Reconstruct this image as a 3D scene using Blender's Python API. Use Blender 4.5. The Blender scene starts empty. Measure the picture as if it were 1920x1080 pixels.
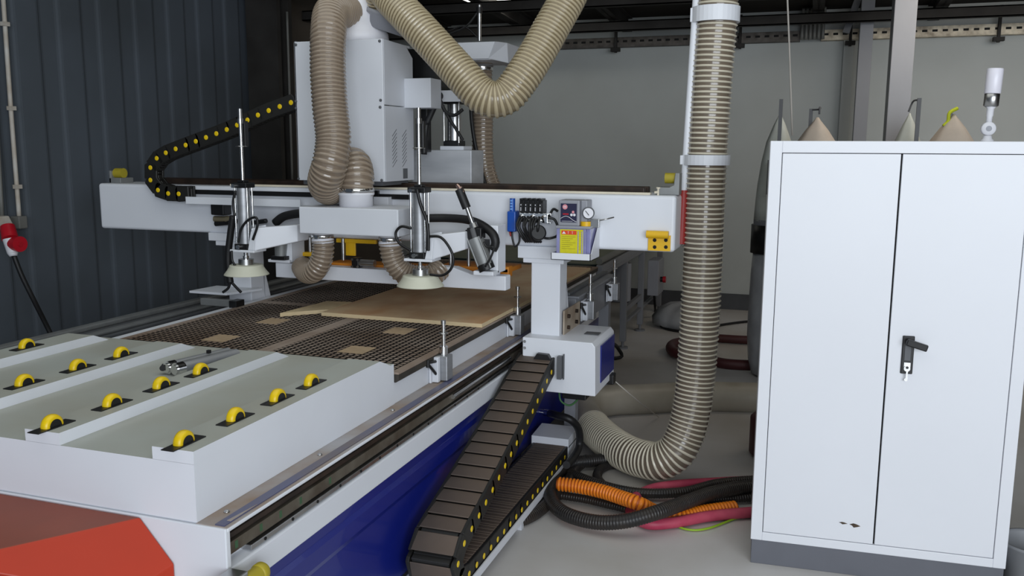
import bpy, math, random
from mathutils import Vector, Matrix
random.seed(7)
sc = bpy.context.scene
col = sc.collection
PI = math.pi

# ------------------------------------------------------------------ camera
F_PX, YAW, PITCH, ROLL, CAM = 1650.0, .3285, .1566, -.00544, Vector((0, 0, 1.62))
fwd = Vector((-math.sin(YAW) * math.cos(PITCH), math.cos(YAW) * math.cos(PITCH), -math.sin(PITCH)))
rgt0 = Vector((math.cos(YAW), math.sin(YAW), 0))
up0 = rgt0.cross(fwd)
rgt = math.cos(ROLL) * rgt0 - math.sin(ROLL) * up0
upv = math.sin(ROLL) * rgt0 + math.cos(ROLL) * up0
cd = bpy.data.cameras.new('camera')
cam = bpy.data.objects.new('camera', cd)
col.objects.link(cam)
m = Matrix((rgt, upv, -fwd)).transposed().to_4x4()
m.translation = CAM
cam.matrix_world = m
cd.sensor_width = 36
cd.lens = F_PX * 36 / 1920
cd.clip_start = .05
sc.camera = cam
sc.view_settings.view_transform = 'Standard'
sc.view_settings.look = 'None'
try:
    sc.cycles.use_denoising = True
    sc.cycles.max_bounces = 8
    sc.cycles.sample_clamp_indirect = 6
except Exception:
    pass


def ray(x, y):
    return rgt * ((x - 960) / F_PX) + upv * ((540 - y) / F_PX) + fwd


def aX(x, y, X):
    d = ray(x, y); return CAM + d * ((X - CAM.x) / d.x)


def aY(x, y, Y):
    d = ray(x, y); return CAM + d * ((Y - CAM.y) / d.y)


def aZ(x, y, z):
    d = ray(x, y); return CAM + d * ((z - CAM.z) / d.z)


# ------------------------------------------------------------------ materials
def lin(c):
    c = c / 255
    return c / 12.92 if c <= .04045 else ((c + .055) / 1.055) ** 2.4


def mat(name, rgb, rough=.5, metal=0, var=.06, scale=6, bump=0, spec=.5, rgb2=None, stretch=None, coat=0, alpha=1, trans=0, emit=0, detail=4):
    mt = bpy.data.materials.new(name)
    mt.use_nodes = True
    nt = mt.node_tree
    b = nt.nodes['Principled BSDF']
    b.inputs['Roughness'].default_value = rough
    b.inputs['Metallic'].default_value = metal
    b.inputs['Specular IOR Level'].default_value = spec
    b.inputs['Coat Weight'].default_value = coat
    b.inputs['Transmission Weight'].default_value = trans
    b.inputs['Alpha'].default_value = alpha
    c = [lin(v) for v in rgb]
    c2 = [lin(v) for v in rgb2] if rgb2 else [v * (1 - 2 * var) for v in c]
    tc = nt.nodes.new('ShaderNodeTexCoord')
    mp = nt.nodes.new('ShaderNodeMapping')
    if stretch:
        mp.inputs['Scale'].default_value = stretch
    nz = nt.nodes.new('ShaderNodeTexNoise')
    nz.inputs['Scale'].default_value = scale
    nz.inputs['Detail'].default_value = detail
    rp = nt.nodes.new('ShaderNodeValToRGB')
    rp.color_ramp.elements[0].position = .3
    rp.color_ramp.elements[1].position = .7
    rp.color_ramp.elements[0].color = (*c2, 1)
    rp.color_ramp.elements[1].color = (*c, 1)
    L = nt.links.new
    L(tc.outputs['Object'], mp.inputs['Vector'])
    L(mp.outputs['Vector'], nz.inputs['Vector'])
    L(nz.outputs['Fac'], rp.inputs['Fac'])
    L(rp.outputs['Color'], b.inputs['Base Color'])
    if emit:
        b.inputs['Emission Strength'].default_value = emit
        L(rp.outputs['Color'], b.inputs['Emission Color'])
    if bump:
        bp = nt.nodes.new('ShaderNodeBump')
        bp.inputs['Strength'].default_value = bump
        bp.inputs['Distance'].default_value = .01
        L(nz.outputs['Fac'], bp.inputs['Height'])
        L(bp.outputs['Normal'], b.inputs['Normal'])
    return mt


white = mat('white_powder_coat', (226, 229, 236), .42, var=.02, scale=3)
white2 = mat('white_satin_sheet_metal', (214, 217, 224), .5, var=.03, scale=4)
dusty = mat('dusty_white_paint', (205, 202, 196), .6, var=.06, scale=9, rgb2=(180, 168, 152))
ledge = mat('dusty_grey_ledge', (176, 174, 176), .55, rgb2=(150, 128, 108), scale=5)
cream = mat('cream_edge', (225, 216, 196), .5)
blue = mat('blue_enamel', (24, 36, 128), .28, var=.06, scale=2, coat=.3)
slate = mat('slate_blue_strip', (84, 88, 122), .35, rgb2=(104, 92, 88), scale=4)
steel = mat('brushed_steel', (190, 190, 190), .28, 1, var=.08, scale=30)
chrome = mat('chrome', (225, 225, 225), .12, 1, var=.02)
alu = mat('brushed_aluminium', (172, 174, 178), .45, .7, var=.10, scale=7, stretch=(1, 1, 6))
alu_dull = mat('dull_aluminium', (150, 152, 152), .5, .5, var=.1, scale=12)
rackm = mat('oily_rack_steel', (118, 112, 100), .5, .35, rgb2=(78, 66, 54), scale=9)
railm = mat('brown_oily_rail', (70, 54, 44), .4, .4, rgb2=(40, 32, 28), scale=14)
black = mat('black_plastic', (20, 20, 22), .4, var=.1)
rubber = mat('black_rubber', (26, 26, 28), .5, var=.1, scale=20)
hoseblk = mat('black_corrugated_hose', (34, 34, 36), .38, rgb2=(52, 44, 38), scale=8)
gridm = mat('dusty_brown_grid', (172, 158, 147), .8, rgb2=(118, 96, 78), scale=2.2)
gridside = mat('dark_table_edge', (66, 60, 52), .75, rgb2=(44, 40, 36), scale=8)
groove = mat('dark_groove', (26, 21, 18), .9)
cork = mat('cork_pad', (178, 154, 124), .85, var=.08, scale=40)
ply = mat('plywood_face', (226, 204, 168), .6, rgb2=(200, 156, 114), scale=2.4, stretch=(2.2, 1.2, 1), detail=6)
plyedge = mat('plywood_edge', (222, 200, 160), .7, var=.08, scale=30, stretch=(1, 1, 20))
yellow = mat('yellow_plastic', (236, 200, 16), .35, var=.05)
yellowp = mat('yellow_paint', (236, 186, 28), .4, var=.05)
ylwgrn = mat('aged_yellow_rubber', (176, 160, 44), .5, var=.08)
orange = mat('orange_sheet_metal', (186, 52, 22), .45, rgb2=(172, 48, 22), scale=3)
orangep = mat('orange_hose', (238, 132, 22), .45, var=.08, scale=12)
amber = mat('amber_paint', (206, 130, 30), .5, rgb2=(170, 96, 24), scale=8)
redp = mat('red_paint', (158, 44, 40), .45, var=.08)
redplug = mat('red_plug', (186, 24, 40), .35, var=.05)
pink = mat('crimson_hose', (172, 48, 80), .5, rgb2=(196, 84, 104), scale=10)
maroon = mat('maroon_hose', (74, 30, 32), .55)
film = mat('tan_hose_film', (128, 113, 98), .2, var=.06, scale=14, coat=.4)
film_rib = mat('tan_hose_rib', (150, 135, 118), .2, var=.04, coat=.4)
filmu = mat('ochre_hose_film', (132, 118, 92), .25, var=.06, scale=14, coat=.4)
filmu_rib = mat('ochre_hose_rib', (184, 170, 140), .3, var=.04, coat=.4)
filmv = mat('grey_brown_hose_film', (120, 108, 94), .22, var=.08, scale=9, coat=.5)
filmv_rib = mat('cream_hose_rib', (214, 206, 186), .35, var=.03, coat=.3)
filmf = mat('white_hose_film', (176, 170, 158), .3, var=.05, coat=.3)
pvc = mat('grey_pvc_film', (196, 190, 178), .4, rgb2=(160, 152, 136), scale=3)
greyp = mat('grey_plastic', (150, 152, 160), .45, var=.03)
navy = mat('navy_label', (34, 34, 66), .4, var=.03)
tank = mat('violet_oil_tank', (150, 150, 196), .2, var=.1, scale=25, coat=.4)
stick = mat('yellow_sticker', (216, 208, 24), .5, var=.05, scale=60)
stickred = mat('red_sticker_band', (222, 72, 30), .5, var=.03)
ink = mat('dull_olive_print', (150, 142, 20), .6)
whitei = mat('white_print', (232, 232, 238), .5)
bluep = mat('blue_plastic', (20, 78, 170), .35, var=.05)
bluel = mat('pale_blue_plastic', (120, 170, 240), .3, var=.05)
cupm = mat('ivory_suction_cup', (206, 206, 188), .5, var=.04)
beltm = mat('olive_belt', (112, 116, 96), .6, var=.1)
greyst = mat('grey_steel_paint', (132, 134, 140), .5, var=.05)
greydk = mat('dark_grey_steel', (92, 94, 98), .5, var=.08)
ducts = mat('grey_conduit', (120, 120, 116), .5, var=.06)
cabm = mat('cabinet_white', (232, 234, 240), .4, var=.012, scale=2)
plinthm = mat('grey_plinth', (104, 106, 114), .5, var=.05)
rustm = mat('rust_chip', (96, 78, 60), .8, rgb2=(40, 34, 30), scale=90)
bagm = mat('beige_filter_cloth', (204, 192, 178), .9, var=.06, scale=14)
bagw = mat('pale_filter_cloth', (200, 206, 200), .8, var=.06, scale=14)
plastic = mat('clear_plastic_bag', (170, 172, 176), .25, var=.1, scale=9, bump=.5)
lampw = mat('frosted_white_lens', (232, 230, 240), .3, var=.01)
binm = mat('grey_bin_plastic', (140, 142, 146), .5, var=.05)
glow = mat('bright_tube', (255, 252, 240), .5, emit=6)
holem = mat('dark_hole', (12, 11, 10), .8)
brownplate = mat('beige_plate', (176, 164, 148), .5, rgb2=(140, 122, 104), scale=10)
pinkrod = mat('copper_tint_rod', (190, 160, 150), .2, 1)
wire_g = mat('green_yellow_wire', (150, 190, 40), .5)
wire_gr = mat('green_wire', (70, 120, 70), .5)
cordm = mat('grey_white_cord', (196, 190, 182), .6)


def wall_material(name, rgb, rgb2, scale, top=None, rough=.8, bump=.05):
    mt = mat(name, rgb, rough, rgb2=rgb2, scale=scale, bump=bump, spec=.2)
    return mt


floorm = mat('concrete_floor', (214, 212, 212), .38, rgb2=(184, 178, 170), scale=1.1, bump=.03, detail=9)
wallback = wall_material('plaster_wall', (192, 197, 196), (182, 186, 184), 1.2)
wallcor = wall_material('blue_grey_corrugated_sheet', (94, 102, 112), (80, 86, 92), 1.0, rough=.75)
walldk = wall_material('brown_grey_wall', (96, 88, 80), (80, 74, 68), 1.5)
roofm = wall_material('dark_roof_sheet', (52, 48, 44), (40, 37, 34), 1)
beamdk = wall_material('dark_roof_steel', (66, 64, 62), (48, 46, 44), 3, bump=0)
skirt = wall_material('dark_skirting', (92, 94, 98), (74, 76, 80), 3)
galv_sunlit = mat('sunlit_galvanised_channel', (226, 214, 190), .5, .2, rgb2=(150, 136, 116), scale=14)  # sunlight on the right stretch is painted into this brighter tone
galv_shaded = mat('shaded_galvanised_channel', (110, 104, 98), .6, .1, rgb2=(76, 70, 64), scale=14)  # same channel out of the sun, its shade put into the colour


# ------------------------------------------------------------------ mesh builder
class MB:
    def __init__(s):
        s.v = []; s.f = []; s.mi = []; s.sm = []; s.cur = 0

    def face(s, idx, smooth=False, mi=None):
        s.f.append(idx); s.mi.append(s.cur if mi is None else mi); s.sm.append(smooth)

    def mat(s, i):
        s.cur = i; return s

    def hexa(s, p):   # 8 corners: bottom 4 ccw, top 4 ccw
        n = len(s.v); s.v += [Vector(q) for q in p]
        for q in ((3, 2, 1, 0), (4, 5, 6, 7), (0, 1, 5, 4), (1, 2, 6, 5), (2, 3, 7, 6), (3, 0, 4, 7)):
            s.face([n + i for i in q])
        return s

    def box(s, x0, x1, y0, y1, z0, z1, M=None):
        if x0 > x1: x0, x1 = x1, x0
        if y0 > y1: y0, y1 = y1, y0
        if z0 > z1: z0, z1 = z1, z0
        p = [Vector(q) for q in ((x0, y0, z0), (x1, y0, z0), (x1, y1, z0), (x0, y1, z0), (x0, y0, z1), (x1, y0, z1), (x1, y1, z1), (x0, y1, z1))]
        if M: p = [M @ q for q in p]
        return s.hexa(p)

    def poly(s, pts, off):   # prism: planar polygon pts extruded by vector off
        off = Vector(off); pts = [Vector(p) for p in pts]; n = len(s.v); k = len(pts)
        nrm = Vector((0, 0, 0))
        for i in range(k):
            nrm += pts[i].cross(pts[(i + 1) % k])
        if nrm.dot(off) > 0: pts = pts[::-1]
        s.v += pts + [p + off for p in pts]
        s.face(list(range(n, n + k)))
        s.face([n + k + i for i in range(k)][::-1])
        for i in range(k):
            j = (i + 1) % k
            s.face([n + j, n + i, n + k + i, n + k + j])
        return s

    def rings(s, rings, smooth=True, cap=True, mis=None, loop=False):
        n = len(s.v); k = len(rings[0])
        for r in rings: s.v += r
        R = len(rings)
        for a in range(R if loop else R - 1):
            b = (a + 1) % R
            for i in range(k):
                j = (i + 1) % k
                s.face([n + a * k + i, n + a * k + j, n + b * k + j, n + b * k + i], smooth, None if mis is None else mis[a])
        if cap and not loop:
            s.face([n + i for i in range(k)][::-1])
            s.face([n + (R - 1) * k + i for i in range(k)])
        return s

    def lathe(s, prof, p0, axis=(0, 0, 1), seg=24, smooth=True):  # prof: (radius, height)
        ax = Vector(axis).normalized(); p0 = Vector(p0)
        u = ax.orthogonal().normalized(); w = ax.cross(u)
        rr = []
        for r, h in prof:
            rr.append([p0 + ax * h + (u * math.cos(2 * PI * i / seg) + w * math.sin(2 * PI * i / seg)) * max(r, 1e-4) for i in range(seg)])
        return s.rings(rr, smooth)

    def cyl(s, p0, p1, r, r2=None, seg=20):
        p0 = Vector(p0); p1 = Vector(p1); h = (p1 - p0).length
        r2 = r if r2 is None else r2
        # duplicated end loops keep the caps crisp
        ax = (p1 - p0).normalized(); u = ax.orthogonal().normalized(); w = ax.cross(u)
        def ring(c, q): return [c + (u * math.cos(2 * PI * i / seg) + w * math.sin(2 * PI * i / seg)) * q for i in range(seg)]
        s.rings([ring(p0, r), ring(p1, r2)], True, False)
        n = len(s.v); s.v += ring(p0, r) + ring(p1, r2)
        s.face([n + i for i in range(seg)][::-1]); s.face([n + seg + i for i in range(seg)])
        return s

    def tube(s, pts, r, seg=12, step=None, smooth=True):
        P = spline(pts, step or max(r * .7, .006))
        return s.rings(sweep(P, [r] * len(P), seg), smooth)

    def ball(s, c, r, seg=16):
        prof = [(r * math.sin(PI * i / 10), -r * math.cos(PI * i / 10)) for i in range(11)]
        return s.lathe(prof, c, seg=seg)

    def build(s, name, mats, parent=None, bevel=0.0, seg=2):
        me = bpy.data.meshes.new(name)
        me.from_pydata([tuple(v) for v in s.v], [], s.f)
        me.polygons.foreach_set('material_index', s.mi)
        me.polygons.foreach_set('use_smooth', s.sm)
        for q in (mats if isinstance(mats, (list, tuple)) else [mats]): me.materials.append(q)
        me.update()
        o = bpy.data.objects.new(name, me); col.objects.link(o)
        if parent:
            o.parent = parent
            if parent.parent is None and parent.type == 'EMPTY':
                o.location = -parent.location if not parent.get('_local') else (0, 0, 0)
        if bevel:
            b = o.modifiers.new('bevel', 'BEVEL'); b.width = bevel; b.segments = seg; b.limit_method = 'ANGLE'; b.angle_limit = .6
        return o


def spline(pts, step):
    P = [Vector(p) for p in pts]
    if len(P) == 2:
        n = max(1, int((P[1] - P[0]).length / step)); return [P[0].lerp(P[1], i / n) for i in range(n + 1)]
    Q = [P[0] * 2 - P[1]] + P + [P[-1] * 2 - P[-2]]
    fine = []
    for i in range(1, len(Q) - 2):
        a, b, c, d = Q[i - 1:i + 3]
        # centripetal parametrisation
        t1 = max((b - a).length, 1e-5) ** .5; t2 = t1 + max((c - b).length, 1e-5) ** .5; t3 = t2 + max((d - c).length, 1e-5) ** .5
        for k in range(24):
            t = t1 + (t2 - t1) * k / 24
            A1 = a * ((t1 - t) / t1) + b * (t / t1)
            A2 = b * ((t2 - t) / (t2 - t1)) + c * ((t - t1) / (t2 - t1))
            A3 = c * ((t3 - t) / (t3 - t2)) + d * ((t - t2) / (t3 - t2))
            B1 = A1 * ((t2 - t) / t2) + A2 * (t / t2)
            B2 = A2 * ((t3 - t) / (t3 - t1)) + A3 * ((t - t1) / (t3 - t1))
            fine.append(B1 * ((t2 - t) / (t2 - t1)) + B2 * ((t - t1) / (t2 - t1)))
    fine.append(P[-1])
    out = [fine[0]]; acc = 0; need = step
    for i in range(1, len(fine)):
        a, b = fine[i - 1], fine[i]; L = (b - a).length; pos = 0
        while L - pos >= need:
            pos += need; out.append(a.lerp(b, pos / L)); need = step
        need -= (L - pos)
    if (out[-1] - fine[-1]).length > step * .3: out.append(fine[-1])
    return out


def sweep(P, R, seg):
    T = []
    for i in range(len(P)):
        T.append((P[min(i + 1, len(P) - 1)] - P[max(i - 1, 0)]).normalized())
    u = T[0].orthogonal().normalized(); out = []
    for i in range(len(P)):
        if i:
            q = T[i - 1].rotation_difference(T[i]); u = q @ u
            u = (u - T[i] * u.dot(T[i])).normalized()
        w = T[i].cross(u)
        out.append([P[i] + (u * math.cos(2 * PI * k / seg) + w * math.sin(2 * PI * k / seg)) * R[i] for k in range(seg)])
    return out


def ribbed(mb, pts, r, pitch, amp, seg=28, duty=.42):
    """spirally ribbed hose: slot 0 film, slot 1 rib"""
    P = spline(pts, pitch / 8)
    R = []; mi = []
    for i in range(len(P)):
        f = (i % 8) / 8
        rib = f >= 1 - duty
        R.append(r + (amp if rib else 0)); mi.append(1 if (rib or ((i + 1) % 8) / 8 >= 1 - duty) else 0)
    return mb.rings(sweep(P, R, seg), True, True, mi)


def thing(name, label, cat, loc=(0, 0, 0), group=None, local=False):
    o = bpy.data.objects.new(name, None); col.objects.link(o)
    o.location = loc; o.empty_display_size = .05
    tag(o, label, cat, group)
    if local: o['_local'] = 1
    return o


def tag(o, label, cat, group=None):
    o['label'] = label; o['category'] = cat
    if group: o['group'] = group
    return o


def struct(o):
    o['kind'] = 'structure'; return o


def copy_tree(o, parent=None):
    c = o.copy(); col.objects.link(c)
    if parent: c.parent = parent
    for ch in list(o.children): copy_tree(ch, c)
    return c


# ================================================================== THE SETTING
b = MB(); b.box(-5.2, 6, -4, 9.6, -.1, 0); struct(b.build('floor', floorm))
# corrugated sheet wall on the left
b = MB(); X = -4.6; pts = []
y = -3.6
while y < 6.75:
    for dy, dx in ((0, 0), (.15, 0), (.165, -.003), (.18, -.011), (.195, -.014), (.30, -.014), (.313, -.011), (.325, -.003)):
        pts.append((X + dx, y + dy))
    y += .34
pl = [Vector((px, py, 0)) for px, py in pts] + [Vector((X - .12, pts[-1][1], 0)), Vector((X - .12, pts[0][1], 0))]
b.poly(pl, (0, 0, 3.9)); struct(b.build('wall_left', wallcor))
b = MB(); b.box(-4.8, -4.62, 6.6, 9.2, 0, 3.9); struct(b.build('wall_left_rear', walldk))
b = MB(); b.box(-4.8, 6, 9.2, 9.35, 0, 4.2); struct(b.build('wall_back', wallback))
b = MB(); b.box(5.6, 5.8, -3.6, 9.2, 0, 4.4); struct(b.build('wall_right', walldk))
b = MB(); b.box(-4.6, 5.6, 9.17, 9.2, 0, .16); struct(b.build('baseboard_back', skirt))
# pilaster with edge shadow lines
b = MB()
x0 = aY(1577, 160, 9.18).x; x1 = aY(1597, 160, 9.18).x
b.box(x0, x1, 9.15, 9.2, .16, 2.72); struct(b.build('trim_1', wallback, bevel=.006))
# roof : sloping sheet with rafters and purlins
def roofz(y): return 2.95 + (9.2 - y) * .05
b = MB(); b.hexa([(-5, -4, roofz(-4)), (6, -4, roofz(-4)), (6, 9.4, roofz(9.4)), (-5, 9.4, roofz(9.4)),
                  (-5, -4, roofz(-4) + .1), (6, -4, roofz(-4) + .1), (6, 9.4, roofz(9.4) + .1), (-5, 9.4, roofz(9.4) + .1)])
struct(b.build('ceiling', roofm))
for i, x in enumerate([-3.9, -2.9, -1.9, -1.0, -.05, .95, 1.9]):
    b = MB(); h = .14
    for dz0, dz1, w in ((-h, -h + .012, .05), (-h, 0, .008), (-.012, 0, .05)):
        b.hexa([(x - w, 4, roofz(4) + dz0), (x + w, 4, roofz(4) + dz0), (x + w, 9.19, roofz(9.19) + dz0), (x - w, 9.19, roofz(9.19) + dz0),
                (x - w, 4, roofz(4) + dz1), (x + w, 4, roofz(4) + dz1), (x + w, 9.19, roofz(9.19) + dz1), (x - w, 9.19, roofz(9.19) + dz1)])
    o = struct(b.build('ceiling_rafter', beamdk))
for yy in (6.2, 7.4, 8.5):
    b = MB(); z = roofz(yy) - .16
    b.box(-4.6, 5.5, yy, yy + .07, z - .09, z - .08); b.box(-4.6, 5.5, yy, yy + .008, z - .09, z); b.box(-4.6, 5.5, yy, yy + .07, z - .01, z)
    struct(b.build('ceiling_purlin', beamdk))
# perforated channel along the head of the back wall
def channel(xa, xb, mt, n):
    b = MB(); z = 2.715
    b.box(xa, xb, 9.10, 9.13, z - .05, z + .035)
    b.box(xa, xb, 9.10, 9.2, z - .06, z - .05)
    b.mat(1)
    L = xb - xa; k = int(L / .085)
    for i in range(k):
        xx = xa + (i + .5) * L / k
        b.box(xx - .022, xx + .022, 9.097, 9.101, z - .016, z + .004)
    struct(b.build(n, [mt, holem]))
channel(aY(1540, 65, 9.1).x, 4.5, galv_sunlit, 'trim_2')
channel(-2.9, aY(1500, 65, 9.1).x, galv_shaded, 'trim_3')
for px, d in ((1155, 80), (1388, 72), (1595, 66), (1873, 58)):
    b = MB(); p = aY(px, d, 9.08)
    b.box(p.x - .012, p.x + .012, 9.05, 9.09, p.z - .10, p.z + .22); b.box(p.x - .045, p.x + .045, 9.03, 9.095, p.z - .09, p.z - .055)
    o = b.build('pipe_bracket', beamdk)
    tag(o, {1155: 'small dark bracket on the wall channel left of the tall ribbed hose', 1388: 'small dark bracket on the wall channel just right of the tall ribbed hose',
            1595: 'small dark bracket on the wall channel beside the narrower grey steel post', 1873: 'small dark bracket on the wall channel above the white alarm lamp'}[px], 'bracket', 'brackets on the wall channel')
# dark upright where the corrugated wall ends
b = MB(); b.box(-4.55, -4.25, 6.45, 6.5, 0, roofz(6.5)); b.box(-4.42, -4.38, 6.5, 6.62, 0, roofz(6.6)); b.box(-4.55, -4.25, 6.62, 6.67, 0, roofz(6.6))
struct(b.build('trim_4', beamdk))

postm = mat('light_grey_post_paint', (152, 154, 160), .5, var=.04, scale=3)
# two grey steel posts right
def post(name, pb0, pb1, pt0, pt1, Y, label, dep=.28):
    r = thing(name, label, 'steel post', (aY(pb0, 262, Y).x, Y, 0))
    a0 = aY(pb0, 262, Y); a1 = aY(pb1, 262, Y); c0 = aY(pt0, 0, Y); c1 = aY(pt1, 0, Y)
    def ex(p, q, z):
        t = (z - p.z) / (q.z - p.z); return p.x + (q.x - p.x) * t
    zt = roofz(Y + dep) - .01
    w = a1.x - a0.x
    X0, X1 = a0.x, a1.x
    b = MB()
    b.box(X0, X1, Y, Y + dep, .012, zt)
    b.build('shaft', postm, r, .004)
    b = MB(); b.box(X0 - .06, X1 + .06, Y - .06, Y + dep + .06, 0, .012); b.build('base_plate', greydk, r)
    return r
post('steel_post', 1660, 1702, 1679, 1722, 6.9, 'wide grey steel post behind the cabinet, nearer of the two posts')
pr = post('steel_post', 1599, 1624, 1617, 1644, 8.7, 'narrow grey steel post standing close to the back wall', .2)
b = MB(); p0 = aY(1586, 62, 8.85); p1 = aY(1612, -10, 8.85); b.box(0, (p1 - p0).length, -.03, .03, -.03, .03, Matrix.Translation(p0) @ (p1 - p0).to_track_quat('X', 'Z').to_matrix().to_4x4())
b.build('brace', greydk, pr)

# bundle of conduits dropping from the roof
r = thing('conduit_bundle', 'bundle of grey conduits dropping from the roof left of the steel posts', 'conduit', aY(1525, 65, 9.0))
b = MB(); pb = aY(1500, 63, 9.05); pt = aY(1547, 63, 9.05)
for i in range(6):
    x = pb.x + (pt.x - pb.x) * (i + .5) / 6
    b = MB(); b.tube([(x, 9.06, 2.66), (x, 9.04, 2.80), (x + .005, 8.96, 2.935)], .016, 10, .03); b.build('conduit', ducts, r)
b = MB(); z = aY(1525, 36, 9.0).z; b.box(pb.x - .04, pt.x + .04, 9.02, 9.1, z - .02, z + .02); b.build('strap', beamdk, r)

# thin cord hanging
b = MB(); b.tube([aY(1474, -60, 5.2), aY(1480, 90, 5.2), aY(1486, 262, 5.2)], .005, 8, .1); tag(b.build('hanging_cord', cordm), 'thin pale cord hanging from the roof above the left end of the cabinet', 'cord')

# ceiling lamp
r = thing('ceiling_lamp', 'bright strip lamp under the dark roof at the top edge', 'lamp', aY(1012, 2, 8.0))
p = aY(985, -3, 8.0); q = aY(1034, -3, 8.0)
zl = p.z
b = MB(); b.box(p.x - .6, q.x, 7.75, 8.05, zl + .03, zl + .06); b.build('housing', greyst, r)
b = MB(); b.box(p.x - .58, q.x - .02, 7.77, 8.03, zl, zl + .03); b.build('diffuser', glow, r)

# left wall fittings
def wx(x, y): return aX(x, y, -4.57)
r = thing('wall_conduit', 'thin pale conduit clipped down the corrugated wall to the junction box', 'conduit', wx(40, 405))
b = MB(); b.tube([wx(2, -60), wx(20, 200), wx(36, 407)], .013, 10, .1); b.build('pipe', dusty, r)
b = MB()
for y in (45, 203, 350):
    p = wx(5 + y * .077, y); b.box(p.x - .01, p.x + .018, p.y - .022, p.y + .022, p.z - .012, p.z + .012)
b.build('clip', dusty, r)
r = thing('wall_conduit', 'faint vertical conduit on the dark wall left of the spindle cover', 'conduit', aX(545, 330, -4.5))
b = MB(); b.tube([aX(538, 22, -4.25), aX(548, 340, -4.25)], .011, 8, .1); b.build('pipe', ducts, r)
r = thing('wall_conduit', 'dim conduit at the left picture edge running down to the red socket', 'conduit', wx(4, 405))
b = MB(); b.tube([wx(-14, 100), wx(4, 408)], .012, 8, .1); b.build('pipe', ducts, r)
r = thing('junction_box', 'small square grey junction box at the foot of the wall conduit', 'junction box', wx(44, 418))
p0 = aX(35, 406, -4.53); p1 = aX(53, 428, -4.53)
b = MB(); b.box(-4.6, -4.53, p0.y, p1.y, p1.z, p0.z); b.build('housing', ducts, r, .006)
r = thing('power_socket', 'red and white industrial plug in a beige wall socket', 'socket', wx(12, 420))
p0 = aX(-14, 407, -4.51); p1 = aX(24, 428, -4.51)
b = MB(); b.poly([(-4.6, p0.y, p0.z), (-4.6, aX(18, 407, -4.51).y, p0.z), (-4.6, aX(29, 428, -4.51).y, p1.z), (-4.6, p0.y, p1.z)], (.09, 0, 0)); b.build('socket_housing', dusty, r, .008)
a = aX(14, 425, -4.42); c = aX(19, 448, -4.38); d = aX(24, 474, -4.36)
b = MB(); b.cyl(a, c, .040, .045); b.build('coupling', redplug, r)
b = MB(); b.cyl(c, d, .040, .030); b.lathe([(.03, 0), (.02, .02)], d, d - c); b.build('plug_body', whitei, r)
e = aX(32, 457, -4.34); b = MB(); b.cyl(e - Vector((.03, 0, 0)), e + Vector((.035, -.01, 0)), .045); b.cyl(e + Vector((.035, -.01, 0)), e + Vector((.04, -.01, 0)), .015); b.build('cap', redplug, r)
b = MB(); b.tube([d, aX(40, 515, -4.33), aX(62, 560, -4.3), aX(92, 620, -4.28), aX(120, 680, -4.2)], .014, 10, .04)
tag(b.build('power_cable', rubber), 'black cable running from the red plug down behind the rails', 'cable')

# ================================================================== ROUTER BED (static)
bed = thing('router_bed', 'long white and blue machine bed with a dark gridded vacuum table', 'machine bed', (-2.05, 3.9, 0))
FR, BK = 1.70, 5.95
prof_r = [(-1.31, .70), (-1.31, .688), (-1.35, .688), (-1.35, .596), (-1.31, .592), (-1.31, .518), (-1.34, .512)]
prof = prof_r + [(-2.05 * 2 - x, z) for x, z in prof_r[::-1]]
b = MB(); b.poly([(x, FR, z) for x, z in prof], (0, BK - FR, 0)); b.build('frame', white, bed, .004)
b = MB(); b.box(-2.76, -1.335, FR + .012, BK - .01, .09, .513); b.poly([(-1.335, FR + .012, .47), (-1.328, FR + .012, .45), (-1.328, FR + .012, .40), (-1.335, FR + .012, .38)], (0, BK - FR - .03, 0)); b.build('side_panel', blue, bed, .003)
b = MB(); b.box(-2.79, -1.312, FR - .006, FR + .012, .09, .699); b.build('front_panel', white, bed, .003)
for yy in (1.95, 3.9, 5.7):
    for xx in (-1.45, -2.65):
        b = MB(); b.cyl((xx, yy, 0), (xx, yy, .02), .06); b.cyl((xx, yy, .02), (xx, yy, .09), .02); b.build('leveling_foot', black, bed)
# rail channel
b = MB(); b.box(-1.35, -1.332, FR + .01, BK - .02, .655, .684); b.poly([(-1.334, FR + .01, .660), (-1.322, FR + .01, .664), (-1.322, FR + .01, .676), (-1.334, FR + .01, .680)], (0, BK - FR - .05, 0)); b.build('guide_rail', railm, bed)
b = MB(); b.box(-1.35, -1.325, FR + .012, BK - .02, .618, .650); b.mat(1)
for yy in (1.745, 1.85, 1.94, 2.04, 2.2): b.box(-1.326, -1.3245, yy, yy + .012, .625, .645)
b.build('gear_rack', [rackm, mat('green_paint_mark', (62, 96, 66), .6)], bed)
b = MB(); b.box(-1.35, -1.316, 1.80, BK - .02, .597, .612)
b.mat(1)
for i in range(30):
    yy = 1.86 + i * .13; b.cyl((-1.3165, yy, .604), (-1.3145, yy, .604), .005, seg=8)
b.build('rail_base', [steel, holem], bed, .002)
b = MB(); b.cyl((-1.322, 3.15, .640), (-1.322, 3.85, .640), .010, seg=12); b.build('rail_rod', steel, bed)
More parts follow.
